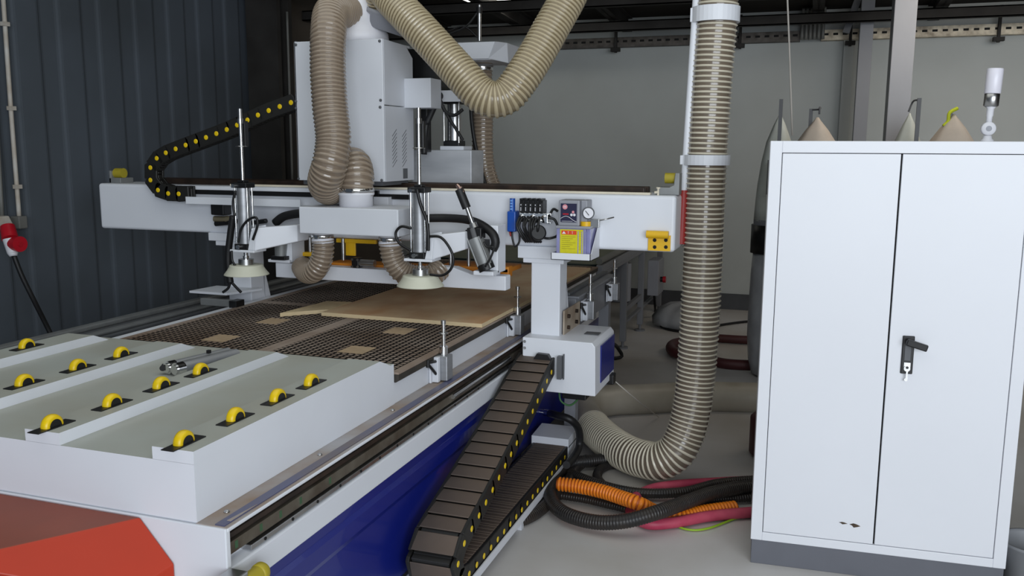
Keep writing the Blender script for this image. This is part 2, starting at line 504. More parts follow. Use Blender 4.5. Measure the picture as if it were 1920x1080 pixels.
# deck strips beside the block and table
b = MB(); b.box(-1.402, -1.312, FR, BK - .02, .699, .7015); b.box(-2.79, -2.75, FR, BK - .02, .699, .7015); b.build('deck_plate', ledge, bed)
b = MB(); b.box(-1.350, -1.322, FR + .004, BK - .02, .701, .7045); b.build('cover_strip', slate, bed)
b = MB(); b.poly([(-1.334, FR + .03, .7045), (-1.323, FR + .03, .7045), (-1.323, FR + .14, .7045)], (0, 0, .0015)); b.build('strip_patch', ledge, bed)
for yy in (1.78, 2.23, 2.72):
    b = MB(); b.lathe([(.008, 0), (.008, .003), (.004, .006), (0, .006)], (-1.372, yy, .701), seg=10); b.build('screw', steel, bed)
# limit bumper at the front corner
b = MB(); b.box(-1.308, -1.255, 1.60, 1.70, .535, .60); b.box(-1.308, -1.255, 1.60, 1.61, .49, .60); b.build('bumper_block', steel, bed, .004)
b = MB(); b.cyl((-1.262, 1.70, .568), (-1.262, 1.745, .568), .021); b.lathe([(.021, 0), (.024, .004), (.024, .02), (.018, .028), (0, .03)], (-1.262, 1.745, .568), (0, 1, 0)); b.build('bumper', ylwgrn, bed)
# vacuum table in tiles
GX0, GX1, GZ = -2.745, -1.383, .82
b = MB(); b.box(-2.74, -1.402, 2.79, BK - .03, .70, .781); b.build('table_support', white, bed, .003)
b = MB(); b.box(-2.80, -2.75, 2.80, BK - .03, .70, .816); b.build('side_plate', white, bed, .003)
xs = [GX0, -2.045, GX1]; ys = [2.795, 3.90, 5.06, 5.9]
for i in range(2):
    for j in range(3):
        xa, xb = xs[i] + .001, xs[i + 1] - .001; ya, yb = ys[j] + .001, ys[j + 1] - .001
        b = MB()
        b.mat(1)
        if i == 1: b.poly([(xa, ya, .781), (xb - .012, ya, .781), (xb, ya, .790), (xb, ya, .812), (xa, ya, .812)], (0, yb - ya, 0))
        else: b.box(xa, xb, ya, yb, .781, .812)
        b.mat(0); mg = .030
        # solid border
        for q in ((xa, xb, ya, ya + mg), (xa, xb, yb - mg, yb), (xa, xa + mg, ya + mg, yb - mg), (xb - mg, xb, ya + mg, yb - mg)):
            b.box(*q, .811, .8195)
        b.mat(2); b.box(xa + mg, xb - mg, ya + mg, yb - mg, .811, .8125)
        b.mat(0)
        nx = int((xb - xa - 2 * mg) / .0285); ny = int((yb - ya - 2 * mg) / .0285)
        px = (xb - xa - 2 * mg) / nx; py = (yb - ya - 2 * mg) / ny; g = .0052
        for u in range(nx):
            for v in range(ny):
                x = xa + mg + u * px; y = ya + mg + v * py; n = len(b.v)
                b.v += [Vector(q) for q in ((x + g, y + g, .8125), (x + px - g, y + g, .8125), (x + px - g, y + py - g, .8125), (x + g, y + py - g, .8125),
                                            (x + g, y + g, GZ), (x + px - g, y + g, GZ), (x + px - g, y + py - g, GZ), (x + g, y + py - g, GZ))]
                for qi, q in enumerate(((4, 5, 6, 7), (0, 1, 5, 4), (1, 2, 6, 5), (2, 3, 7, 6), (3, 0, 4, 7))): b.face([n + k for k in q], False, 2 if qi else 0)
        b.build('vacuum_table_tile', [gridm, gridside, groove], bed)
for px, py in ((512, 602), (415, 634), (750, 620), (669, 656)):
    p = aZ(px, py, GZ); b = MB(); b.box(p.x - .055, p.x + .055, p.y - .06, p.y + .06, GZ - .002, GZ + .0008); b.build('cork_pad', cork, bed)
# cable tray along the blue side
b = MB(); b.box(-1.325, -1.095, 2.35, 4.30, .052, .056); b.box(-1.099, -1.094, 2.35, 4.30, .052, .085)
b.box(-1.325, -1.32, 2.35, 4.30, .052, .085)
for yy in (2.5, 3.3, 4.1): b.box(-1.33, -1.12, yy, yy + .04, .044, .052)
b.build('cable_tray', white, bed)
for yy in (2.6, 3.4, 4.2):
    for xx in (-1.30, -1.14):
        b = MB(); b.box(xx, xx + .03, yy, yy + .03, 0, .046); b.build('tray_leg', white2, bed)
b = MB(); b.hexa([(-1.295, 4.12, .13), (-1.10, 4.12, .13), (-1.10, 4.30, .13), (-1.295, 4.30, .13), (-1.295, 4.12, .178), (-1.10, 4.12, .178), (-1.10, 4.30, .19), (-1.295, 4.30, .19)])
b.box(-1.104, -1.10, 4.12, 4.30, .056, .14); b.build('tray_cap', white2, bed, .003)

# outfeed side beam behind the gantry foot
of = thing('outfeed_frame', 'grey frame beam and leg continuing the machine bed behind the gantry foot', 'frame', (-1.15, 4.8, 0))
b = MB(); b.box(-1.20, -1.135, 4.36, 5.25, .70, .855); b.box(-1.20, -1.12, 4.36, 5.25, .855, .868); b.build('side_beam', greyst, of, .004)
b = MB(); b.box(-1.20, -1.17, 4.36, 5.25, .870, .886); b.build('rail', greydk, of, .003)
for yy in (4.4, 5.16):
    b = MB(); b.box(-1.20, -1.14, yy, yy + .06, 0, .70); b.build('leg', greyst, of)

# --------------------------------------------------- loading block with rollers
blk = thing('loading_table', 'white stepped loading table with four ridges and yellow rollers', 'loading table', (-2.09, 2.2, .70))
XR = [(-1.524, -1.40), (-1.935, -1.82), (-2.355, -2.24), (-2.785, -2.66)]
VZ, TZ = .852, .885
b = MB()
b.box(-2.785, -1.40, FR, 2.79, .702, VZ)
for a, c in XR:
    b.poly([(a, FR, VZ - .0004), (a, FR, TZ), (a, 2.685, TZ), (a, 2.765, VZ - .0004)], (c - a, 0, 0))
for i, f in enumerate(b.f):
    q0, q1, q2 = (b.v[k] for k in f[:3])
    if (q1 - q0).cross(q2 - q1).normalized().z > .9: b.mi[i] = 1  # up-facing faces take a darker green-grey
b.build('body', [white, mat('green_grey_top', (174, 179, 174), .55, rgb2=(164, 163, 152), scale=2.2)], blk)
def wheel(x, y):
    pl = MB(); pl.box(x - .019, x + .019, y - .062, y + .062, TZ, TZ + .003); o = pl.build('mounting_plate', black, blk, .001)
    wb = MB(); wb.lathe([(.024, -.013), (.029, -.010), (.031, -.004), (.031, .004), (.029, .010), (.024, .013)], (x, y, TZ + .004), (1, 0, 0), 28)
    w_ = wb.build('roller', yellow, o)
    h = MB(); h.cyl((x - .0145, y, TZ + .004), (x + .0145, y, TZ + .004), .019, seg=18); h.build('hub', black, o)
rows = [(-1.462, [(345, 826), (442, 782), (521, 748), (584, 718)]), (-1.878, [(98, 797), (211, 759), (303, 726), (377, 700)]),
        (-2.298, [(48, 740), (148, 709), (229, 685)]), (-2.722, [(52, 665)])]
for x, L in rows:
    for px, py in L:
        q = aX(px, py + 6, x); wheel(x, q.y)
# hidden front run of the outer rows
for x, y in ((-2.298, 1.70 + .11),): pass

# cylinder lying in the trough
cyl0 = aZ(335, 688, .876); cyl1 = aZ(436, 663, .876)
r = thing('pneumatic_cylinder', 'grey pneumatic cylinder lying loose in the trough of the loading table', 'cylinder', cyl0)
ax = (cyl1 - cyl0).normalized(); sd = Vector((0, 0, 1)).cross(ax).normalized()
for t_ in (-1, 1):
    b = MB(); o_ = sd * (.021 * t_); b.cyl(cyl0 + o_, cyl1 + o_, .0205); b.build('barrel', alu, r)
    b = MB(); b.cyl(cyl0 + o_ - ax * .03, cyl0 + o_, .0225); b.cyl(cyl0 + o_ - ax * .036, cyl0 + o_ - ax * .03, .017); b.build('end_cap', chrome, r)
b = MB(); mid_ = cyl0.lerp(cyl1, .5); b.box(-(cyl1 - cyl0).length * .5, (cyl1 - cyl0).length * .5, -.012, .012, -.018, .016, Matrix.Translation(mid_) @ ax.to_track_quat('X', 'Z').to_matrix().to_4x4()); b.build('web', alu_dull, r)
b = MB(); b.cyl(cyl0 - ax * .042 + sd * .03, cyl0 - ax * .02 + sd * .05, .010); b.build('fitting', black, r); b = MB(); b.box(-.006, .006, -.006, .006, 0, .012, Matrix.Translation(cyl0.lerp(cyl1, .55) + Vector((0, 0, .022)))); b.build('fitting', black, r)

# orange cover at the front
B_ = aY(263, 970, FR - .01); C_ = aY(327, 1057, FR - .01); A_ = aY(-260, 895, FR - .01); A_.z = B_.z
Bp = aZ(-120, 1056, B_.z); Ap = Vector((-2.6, Bp.y - .05, B_.z)); nrm_ = (C_ - B_).cross(Bp - B_); dr_ = ray(235, 1118); Cp = CAM + dr_ * ((B_ - CAM).dot(nrm_) / dr_.dot(nrm_))
Dp = Vector((-2.6, min(Cp.y, Bp.y - .05) - .1, Cp.z)); Cp2 = Vector((Cp.x - .02, Dp.y, C_.z)); A_.x = -2.6
b = MB(); b.v = [A_, B_, C_, Cp, Dp, Ap, Bp, Vector((C_.x, C_.y, .35)), Vector((Cp.x, Cp.y, .35)), Vector((-2.6, Dp.y, .35)), Vector((-2.6, C_.y, .35))]
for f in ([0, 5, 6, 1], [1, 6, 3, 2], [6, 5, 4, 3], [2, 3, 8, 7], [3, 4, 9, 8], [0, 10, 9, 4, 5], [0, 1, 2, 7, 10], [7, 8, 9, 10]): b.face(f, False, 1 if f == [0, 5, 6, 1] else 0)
tag(b.build('front_cover', [orange, mat('dusty_shaded_orange_top', (150, 72, 52), .6, rgb2=(132, 70, 54), scale=3)], None, .004), 'bright orange sheet metal cover on the front of the white bed', 'cover')  # top face colour holds dust plus darkening from grazing light

# --------------------------------------------------- sheets on the table
b = MB(); b.mat(0).box(-2.215, -1.39, 3.655, 5.70, .8207, .838); b.mat(1)
b.box(-2.216, -1.389, 3.653, 3.656, .8207, .8378); b.box(-1.391, -1.388, 3.654, 5.70, .8207, .8378)
tag(b.build('plywood_sheet', [ply, plyedge]), 'large stained plywood sheet lying on the gridded table', 'plywood')
A = aZ(525, 587, .838); B2 = aZ(594, 581, .838); C2 = aZ(612, 564, .838)
P4 = [aZ(525, 587, .838), aZ(595, 581.5, .838), Vector((-2.22, 3.70, .838)), Vector((-2.22, 3.96, .838)), aZ(612, 564.5, .838)]
P4[2] = Vector((-2.219, aZ(595, 581.5, .838).y + .03, .838))
b = MB(); b.poly(P4, (0, 0, -.0173)); tag(b.build('plywood_offcut', [plyedge]), 'small pale plywood offcut against the left edge of the big sheet', 'plywood')

# --------------------------------------------------- table-side positioning cylinders
def stop_cyl(loc, flip=1):
    r = thing('positioning_cylinder', '', 'cylinder', (0, 0, 0), 'upright stop cylinders beside the table', local=True)
    b = MB(); b.box(-.028, .028, -.03, .03, 0, .10); b.build('body', alu, r, .004)
    b = MB(); b.box(-.034, -.024, -.07, .03, -.004, .105); b.box(-.034, .0, -.055, -.032, -.002, .10); b.build('bracket', white2, r, .003)
    b = MB(); b.cyl((0, 0, .10), (0, 0, .135), .017); b.cyl((0, 0, .135), (0, 0, .225), .0075); b.build('rod', chrome, r)
    b = MB(); b.lathe([(.017, 0), (.019, .004), (.005, .006)], (0, 0, .185)); b.cyl((0, 0, .225), (0, 0, .24), .010); b.build('stop_collar', steel, r)
    b = MB()
    b.tube([(-.01, -.028, .080), (-.012, -.07, .086), (-.016, -.115, .092)], .006, 8); b.tube([(-.01, -.028, .012), (-.012, -.07, .048), (-.016, -.115, .086)], .006, 8); b.cyl((-.016, -.117, .074), (-.016, -.117, .104), .008, seg=8)
    b.build('air_line', black, r)
    r.location = loc
    return r
p1 = aX(832, 712, -1.366); c1 = stop_cyl((-1.366, p1.y, .706))
c1['label'] = 'upright stop cylinder on the bed edge nearest the loading table'
def again(loc, lab):
    c = copy_tree(c1); c.location = loc; c['label'] = lab; return c
again((-1.366, aX(970, 628, -1.366).y, .706), 'upright stop cylinder on the bed edge just left of the gantry column')
again((-1.095, 4.50, .728), 'upright stop cylinder behind the gantry foot box, on the outfeed frame')
again((-1.095, 5.10, .735), 'upright stop cylinder farthest back, at the rear end of the outfeed frame')

# ================================================================== GANTRY
GY = 3.95
g = thing('gantry', 'wide white gantry bridge spanning the bed on two columns', 'gantry', (-2.05, 4.1, .5))
gt = lambda x, y, Y=GY: aY(x, y, Y)
x0, x1, zb, zt = -3.806, -.578, 1.165, 1.418
b = MB(); b.box(x0, x1, GY, GY + .30, zb, zt); b.build('beam', white, g, .016, 4)
b = MB(); b.box(-2.95, -.70, GY + .03, GY + .07, zt, zt + .010); b.build('rail_base', cream, g, .002)
for yy in (.10, .22):
    b = MB(); b.box(-3.55, -.74, GY + yy, GY + yy + .04, zt, zt + .03); b.build('guide_rail', railm, g, .004)
# black slot rail and white chain trough on the left front
xa = gt(368, 360).x; xb = gt(700, 360).x
b = MB(); b.box(gt(330, 352).x, xb + .2, GY - .012, GY, 1.372, 1.396); b.build('slot_rail', black, g)
b = MB(); b.box(xa, gt(580, 362).x, GY - .085, GY, 1.325, 1.330); b.box(xa, gt(580, 362).x, GY - .088, GY - .083, 1.325, 1.362); b.build('chain_trough', white, g)
# columns
for cx0, cx1, top in ((-1.25, -1.108, 1), (-2.963, -2.82, 0)):
    b = MB(); b.box(cx0, cx1, GY, GY + .12, .735, 1.166); b.poly([(cx0, GY + .12, 1.166), (cx0, GY + .12, .735), (cx0, GY + .20, .735), (cx0, GY + .135, .95), (cx0, GY + .12, 1.0)], (cx1 - cx0, 0, 0)); b.build('column', white, g, .004)
# stepped plates under the beam
b = MB(); b.box(-1.315, -1.06, GY - .012, GY + .28, 1.11, 1.168); b.box(-1.29, -1.09, GY - .006, GY + .26, 1.088, 1.11); b.build('cap_plate', white, g, .003)
b = MB(); b.box(-3.07, -2.79, GY - .012, GY + .28, 1.125, 1.168); b.box(-3.03, -2.82, GY - .006, GY + .26, 1.10, 1.125); b.build('cap_plate', white, g, .003)
# right foot box
BY = 3.86
px = [aY(980, 629, BY), aY(1110, 639, BY), aY(1116, 648, BY), aY(1116, 737, BY), aY(1024, 728, BY)]
prof = [(px[0].x, .745), (px[1].x, .742), (px[2].x, .722), (px[3].x, .49), (-1.18, .492), (-1.235, .60), (px[0].x, .66)]
b = MB(); b.poly([(x, BY, z) for x, z in prof], (0, .40, 0)); ft = b.build('foot_box', white, g, .003)
xr = px[3].x
b = MB(); b.box(xr - .002, xr + .003, BY + .10, BY + .385, .53, .71); b.build('side_cover', blue, ft)
p = aZ(1111, 625, .745); b = MB(); b.box(p.x - .035, p.x + .035, p.y - .03, p.y + .03, .744, .7465); b.build('name_plate', greydk, ft)
for k in (640, 652):
    q = aY(984, k, BY); b = MB(); b.cyl((q.x, BY - .004, q.z), (q.x, BY, q.z), .007, seg=10); b.build('screw', steel, ft)
b = MB(); b.poly([(aY(1003, 655, BY).x, BY - .03, .648), (aY(1010, 655, BY).x, BY - .03, .678), (aY(1030, 656, BY).x, BY - .03, .676), (aY(1037, 665, BY).x, BY - .03, .646)], (0, .032, 0)); b.build('cable_gland', black, ft)
b = MB(); b.box(aY(1048, 670, BY).x, aY(1056, 670, BY).x, BY - .035, BY + .002, .565, .672); b.box(aY(1057, 660, BY).x, aY(1059, 660, BY).x, BY - .012, BY + .002, .56, .68); b.build('chain_bracket', greydk, ft)
# carriage plate with bolts beside the right column
b = MB(); b.box(-1.100, -1.092, GY + .03, GY + .33, .735, .86); b.mat(1)
for yy in (.09, .24):
    for zz in (.77, .825): b.cyl((-1.092, GY + yy, zz), (-1.080, GY + yy, zz), .010, seg=10)
b.build('carriage_plate', [brownplate, railm], g, .003)
# black connector under right side of box
b = MB(); b.box(-1.10, -.98, BY + .12, BY + .3, .43, .49); b.box(xr - .03, xr + .02, BY + .30, BY + .36, .47, .52); b.build('motor', black, g, .004)
# left foot box
b = MB(); b.poly([(-2.78, BY, .74), (-3.04, BY, .74), (-3.075, BY, .715), (-3.075, BY, .55), (-2.83, BY, .55), (-2.815, BY, .72)], (0, .4, 0)); b.build('foot_box', white, g, .003)
# left bracket with sensor
s0 = aY(384, 540, 3.78); s1 = aY(470, 545, 3.78)
b = MB(); b.hexa([(-3.06, 3.75, .868), (-2.83, 3.75, .868), (-2.75, 3.95, .868), (-3.04, 3.95, .868), (-3.06, 3.75, .880), (-2.83, 3.75, .880), (-2.75, 3.95, .880), (-3.04, 3.95, .880)]); pl = b.build('sensor_plate', white2, g, .002)
b = MB(); b.box(-2.97, -2.74, 3.72, 3.75, .815, .85); b.mat(1); b.box(-2.78, -2.735, 3.70, 3.77, .812, .852); b.build('sensor_bar', [alu_dull, black], pl, .003)
# pump tray
tx0, tx1 = aY(1033, 480, 3.78).x, aY(1107, 480, 3.78).x
b = MB(); zt0, zt1 = aY(1040, 487, 3.78).z, aY(1040, 474, 3.78).z
b.box(tx0, tx1, 3.78, 3.95, zt0, zt0 + .003); b.box(tx0, tx1, 3.78, 3.783, zt0, zt1); b.box(tx0, tx0 + .003, 3.78, 3.95, zt0, zt1); b.box(tx1 - .003, tx1, 3.78, 3.95, zt0, zt1)
b.poly([(tx1 - .003, 3.80, zt1), (tx1 - .003, 3.948, zt1), (tx1 - .003, 3.948, zt1 + .12), (tx1 - .003, 3.93, zt1 + .12)], (.003, 0, 0)); b.build('pump_tray', white, g)
# yellow plate with four holes
y0 = aY(1216, 440, GY); y1 = aY(1257, 471, GY)
b = MB(); b.box(y0.x, y1.x, GY - .008, GY, y1.z, y0.z); b.mat(1)
for hx in (1228, 1249):
    for hy in (450, 463):
        q = aY(hx, hy, GY); b.cyl((q.x, GY - .0085, q.z), (q.x, GY - .002, q.z), .0085, seg=14)
ypl = b.build('stop_plate', [yellowp, holem], g, .001)
q0 = aY(1214, 437, GY); q1 = aY(1255, 438, GY)
b = MB(); b.cyl((q0.x, GY - .022, q0.z - .003), (q1.x, GY - .022, q0.z - .003), .017); b.build('roll_edge', yellowp, ypl)
# end brackets with yellow bumpers on the beam
e0 = aY(1238, 367, GY + .1); e1 = aY(1270, 336, GY + .1)
b = MB(); b.poly([(-.68, GY + .06, zt), (-.575, GY + .06, zt), (-.575, GY + .06, zt + .10), (-.595, GY + .06, zt + .10), (-.60, GY + .06, zt + .045), (-.62, GY + .06, zt + .035), (-.68, GY + .06, zt + .035)], (0, .08, 0)); eb = b.build('end_bracket', alu_dull, g, .003)
b = MB(); b.cyl((-.645, GY + .10, zt + .075), (-.595, GY + .10, zt + .075), .024); b.build('bumper', ylwgrn, eb)
b = MB(); b.box(-3.78, -3.70, GY + .06, GY + .16, zt, zt + .03); b.box(-3.78, -3.765, GY + .06, GY + .16, zt, zt + .07); eb = b.build('end_bracket', alu_dull, g, .003)
b = MB(); b.cyl((-3.765, GY + .10, zt + .055), (-3.71, GY + .10, zt + .055), .028); b.build('bumper', ylwgrn, eb)
b = MB(); q = aY(1232, 357, GY); b.cyl((q.x, GY + .03, zt), (q.x, GY + .03, zt + .035), .005, seg=8); b.cyl((q.x, GY + .03, zt + .03), (q.x, GY + .03, zt + .036), .010, seg=8); b.cyl((q.x, GY + .03, zt + .014), (-.68, GY + .03, zt + .012), .006, seg=8); b.build('end_screw', cream, g)
# small black pads on the beam behind the hood
for qx, qy, w, h in ((705, 364, .02, .018),):
    q = aY(qx, qy, GY); b = MB(); b.box(q.x - w, q.x + w, GY - .02, GY, q.z - h, q.z + h); b.build('switch_block', black, g)
b = MB(); qa = aY(700, 369, 3.90); qb = aY(760, 388, 3.90); b.box(qa.x, qa.x + .08, 3.90, GY, qb.z, qa.z); b.build('cover_plate', white, g, .002)
# mast carrying the ribbed hose
MY = 4.14
m0 = aY(1277, 457, MY); m1 = aY(1282, 358, MY); m2 = aY(1306, -10, MY)
b = MB(); m3 = m1 + (m2 - m1) * 1.25; b.cyl(m1, m3, .0165); ms = b.build('mast', white, g)
b = MB(); b.cyl(m0, m1 + (m2 - m1) * .004, .0225); b.box(x1 - .01, m0.x, MY - .018, MY + .018, m0.z + .015, m1.z - .02); b.build('mast_sleeve', redp, ms)
VY = 4.17
for (xa_, ya_), (xb_, yb_) in (((1310, 14), (1392, 43)), ((1290, 290), (1371, 310))):
    ca = aY((xa_ + xb_) / 2, (ya_ + yb_) / 2, VY); hh = (yb_ - ya_) / F_PX * 4.3 * .44
    hx = aY((1342 if ya_ < 100 else 1325), (ya_ + yb_) / 2, VY)
    b = MB(); b.lathe([(.094, -hh), (.107, -hh), (.107, hh), (.094, hh), (.094, -hh)], hx, seg=32, smooth=False)
    b.box(m1.x - .02 + (m2.x - m1.x) * (.0 if ya_ > 100 else .9), hx.x - .09, MY - .012, MY + .012, hx.z - hh * .9, hx.z + hh * .9)
    b.build('hose_clamp', white, ms)

# valves and other items hung on the beam -----------------------------------
VYf = GY - .05
r = thing('valve_manifold', 'bank of black solenoid valves on a silver manifold with hanging tubes', 'valve', aY(1000, 400, GY))
b = MB()
q0 = aY(975, 398, VYf); q1 = aY(1020, 376, VYf)
n = 5; w = (q1.x - q0.x) / n
for i in range(n):
    xx = q0.x + i * w
    b = MB(); b.box(xx + .001, xx + w - .001, VYf - .01, GY, q0.z, q1.z); b.box(xx + .004, xx + w - .006, VYf - .02, GY - .005, q1.z, q1.z + .008); b.box(xx + .004, xx + w - .004, VYf - .022, VYf - .01, q0.z + .005, q1.z - .012); b.mat(1); b.box(xx + w / 2 - .002, xx + w / 2 + .002, VYf - .024, VYf - .021, q1.z - .024, q1.z - .018); b.box(xx + w / 2 - .002, xx + w / 2 + .001, VYf - .0235, VYf - .021, q0.z + .008, q0.z + .026); b.build('solenoid', [black, whitei], r, .001)
qm = aY(1028, 420, VYf)
b = MB(); b.box(q0.x, qm.x, VYf - .012, GY, qm.z + .004, q0.z - .001); b.box(qm.x, qm.x + .01, VYf, GY, qm.z, qm.z + .01); b.box(qm.x, qm.x + .012, VYf, GY, q0.z - .012, q0.z)
for i in range(7): b.cyl((q0.x + .012 + i * .018, VYf - .012, q0.z - .012 - .010 * (i % 3)), (q0.x + .012 + i * .018, VYf - .03, q0.z - .016 - .010 * (i % 3)), .006, seg=10)
b.build('manifold_block', chrome, r, .002)
for i in range(8):
    xs_ = q0.x + .008 + i * .014
    b = MB(); xe = aY(985 + i * 4, 440 + (i % 3) * 4, VYf).x
    b.tube([(xs_, VYf - .03, q0.z - .02), (xs_ + random.uniform(-.01, .01), VYf - .055 - .004 * (i % 3), q0.z - .06), (xe, VYf - .045 + .004 * (i % 4), q0.z - .11), (xe + .01, VYf - .02, q0.z - .135)], .0065, 8)
    b.build('air_tube', black, r)
qd = aY(1015, 435, VYf)
b = MB(); b.lathe([(.030, -.012), (.036, -.008), (.036, .008), (.030, .012)], (qd.x, VYf - .045, qd.z), (.25, -1, .25), 24); b.build('tube_coil', black, r)
b = MB(); b.tube([(qm.x, VYf - .01, q0.z - .02), aY(1040, 412, VYf), aY(1046, 440, VYf - .0), aY(1030, 447, VYf), (qd.x, VYf - .03, qd.z - .02)], .006, 8)
b.tube([aY(1030, 405, VYf), aY(1038, 392, GY - .02), aY(1046, 396, GY - .01)], .006, 8); b.build('cable', black, r)
r = thing('air_silencer', 'blue plastic silencer with pale top hanging left of the valve bank', 'silencer', aY(960, 410, GY))
q0 = aY(952, 434, VYf); q1 = aY(968, 396, VYf); q2 = aY(960, 372, VYf)
b = MB(); b.box(q0.x, q1.x, VYf - .012, GY, q0.z, q1.z); b.build('body', bluep, r, .005)
cx = (q0.x + q1.x) / 2; b = MB(); b.cyl((cx, VYf + .005, q1.z), (cx, VYf + .005, q2.z), .013); b.mat(1)
for k in range(4): b.box(cx - .006, cx + .006, VYf - .0095, VYf - .0078, q1.z + .006 + k * .013, q1.z + .014 + k * .013)
b.build('tip', [bluep, bluel], r)
b = MB(); b.tube([(cx, VYf, q0.z), aY(961, 448, VYf), aY(966, 462, VYf), aY(973, 455, VYf), aY(974, 430, VYf)], .005, 8); b.build('lead', black, r)
b = MB(); b.tube([aY(956, 434, VYf), aY(958, 443, VYf)], .005, 8); b.build('red_lead', redp, r)

# lubrication pump
PY = 3.80
r = thing('lubrication_pump', 'grey oil pump with navy panel and violet tank standing on the beam tray', 'pump', aY(1075, 473, PY + .06))
a0 = aY(1043, 471, PY); a1 = aY(1106, 430, PY)
b = MB(); b.box(a0.x, a1.x - .02, PY, PY + .13, zt0 + .004, a1.z); b.box(a1.x - .02, a1.x, PY + .015, PY + .13, zt0 + .004, a1.z)
for k in range(3): b.box(a1.x - .055 + k * .017, a1.x - .050 + k * .017, PY - .004, PY, zt0 + .01, a1.z - .01)
b.build('oil_tank', tank, r, .004)
b = MB(); b.box(a0.x - .004, a1.x + .004, PY - .006, PY + .135, a1.z, a1.z + .012); b.build('tank_lid', greyp, r, .003)
h0 = aY(1047, 421, PY); h1 = aY(1087, 376, PY)
b = MB(); b.box(h0.x, h1.x, PY - .002, PY + .11, a1.z + .012, h1.z); b.box(h1.x, h1.x + .030, PY + .02, PY + .11, a1.z + .012, h1.z); hd = b.build('pump_head', greyp, r, .005)
n0 = aY(1051.5, 416, PY); n1 = aY(1082, 382, PY)
b = MB(); b.box(n0.x, n1.x, PY - .0045, PY - .002, n0.z, n1.z)
b.mat(1); W = n1.x - n0.x; Hh = n1.z - n0.z
# white curve
pts = [(n0.x + W * t, PY - .005, n0.z + Hh * (.18 + .14 * math.sin(t * 4.6))) for t in [i / 10 for i in range(11)]]
b.tube(pts, .0012, 6, .004)
b.box(n0.x + W * .08, n0.x + W * .75, PY - .0052, PY - .0045, n0.z + Hh * .045, n0.z + Hh * .06)
b.mat(2); b.lathe([(.0115, 0), (.0115, .001)], (n0.x + W * .27, PY - .0045, n0.z + Hh * .82), (0, -1, 0), 18)
b.lathe([(.006, 0), (.006, .001)], (n0.x + W * .78, PY - .0045, n0.z + Hh * .55), (0, -1, 0), 14)
b.mat(1)
b.box(n0.x + W * .2, n0.x + W * .24, PY - .0062, PY - .0055, n0.z + Hh * .78, n0.z + Hh * .86); b.box(n0.x + W * .28, n0.x + W * .33, PY - .0062, PY - .0055, n0.z + Hh * .78, n0.z + Hh * .86)
for k in (.68, .86): b.lathe([(.006, 0), (.006, .001)], (n0.x + W * k, PY - .0045, n0.z + Hh * .40), (0, -1, 0), 14)
b.mat(3); b.box(n0.x + W * .14, n0.x + W * .5, PY - .0052, PY - .0045, n0.z + Hh * .40, n0.z + Hh * .47)
b.build('control_panel', [navy, whitei, stickpink := mat('pink_print', (226, 150, 160), .5), redplug], hd)
s0 = aY(1050, 473, PY); s1 = aY(1093.5, 431, PY)
b = MB(); b.box(s0.x, s1.x, PY - .003, PY - .0005, zt0 + .006, s1.z); W = s1.x - s0.x; Hh = s1.z - s0.z
b.mat(1); b.box(s0.x + W * .06, s0.x + W * .72, PY - .0036, PY - .003, s1.z - Hh * .22, s1.z - Hh * .05)
b.mat(2); xx = s0.x + W * .17; b.poly([(xx - .009, PY - .0042, s1.z - Hh * .19), (xx + .009, PY - .0042, s1.z - Hh * .19), (xx, PY - .0042, s1.z - Hh * .08)], (0, .0006, 0))
for kx in (.36, .54):   # two blurred characters of the warning heading
    xx = s0.x + W * kx
    b.box(xx - .003, xx + .003, PY - .0042, PY - .0036, s1.z - Hh * .10, s1.z - Hh * .09); b.box(xx - .0006, xx + .0006, PY - .0042, PY - .0036, s1.z - Hh * .19, s1.z - Hh * .08)
b.mat(3)
for k in range(7): b.box(s0.x + W * .08, s0.x + W * (.68 - .12 * (k % 3)), PY - .0036, PY - .003, s1.z - Hh * (.32 + k * .085), s1.z - Hh * (.305 + k * .085))
for k in range(10): b.box(s0.x + W * .78, s0.x + W * .94, PY - .0036, PY - .003, s1.z - Hh * (.10 + k * .085), s1.z - Hh * (.09 + k * .085))
b.build('warning_sticker', [stick, stickred, whitei, ink], r)
gz = aY(1104, 399, PY + .03)
b = MB(); b.lathe([(.026, 0), (.027, .02), (.024, .024)], gz, (0.15, -1, 0.0), 26); b.mat(1); b.lathe([(.0225, .0235), (.0225, .0245)], gz, (.15, -1, 0), 26); b.mat(2); b.box(-.0012, .0012, -.028, -.026, -.012, .014, Matrix.Translation(gz) @ Matrix.Rotation(-.7, 4, 'Y')); b.build('pressure_gauge', [greydk, whitei, black], r)
gc = aY(1099, 420, PY + .03)
b = MB(); b.cyl((gc.x, gc.y, a1.z + .012), (gc.x, gc.y, a1.z + .032), .025); b.build('filler_cap', yellowp, r)
b = MB(); b.box(gc.x + .022, gc.x + .06, gc.y - .01, gc.y + .02, a1.z + .006, a1.z + .045); b.tube([(gc.x + .05, gc.y, a1.z + .036), (gc.x + .09, gc.y, a1.z + .045), (gc.x + .12, gc.y + .03, a1.z + .052)], .0035, 8); b.build('outlet', steel, r, .002)

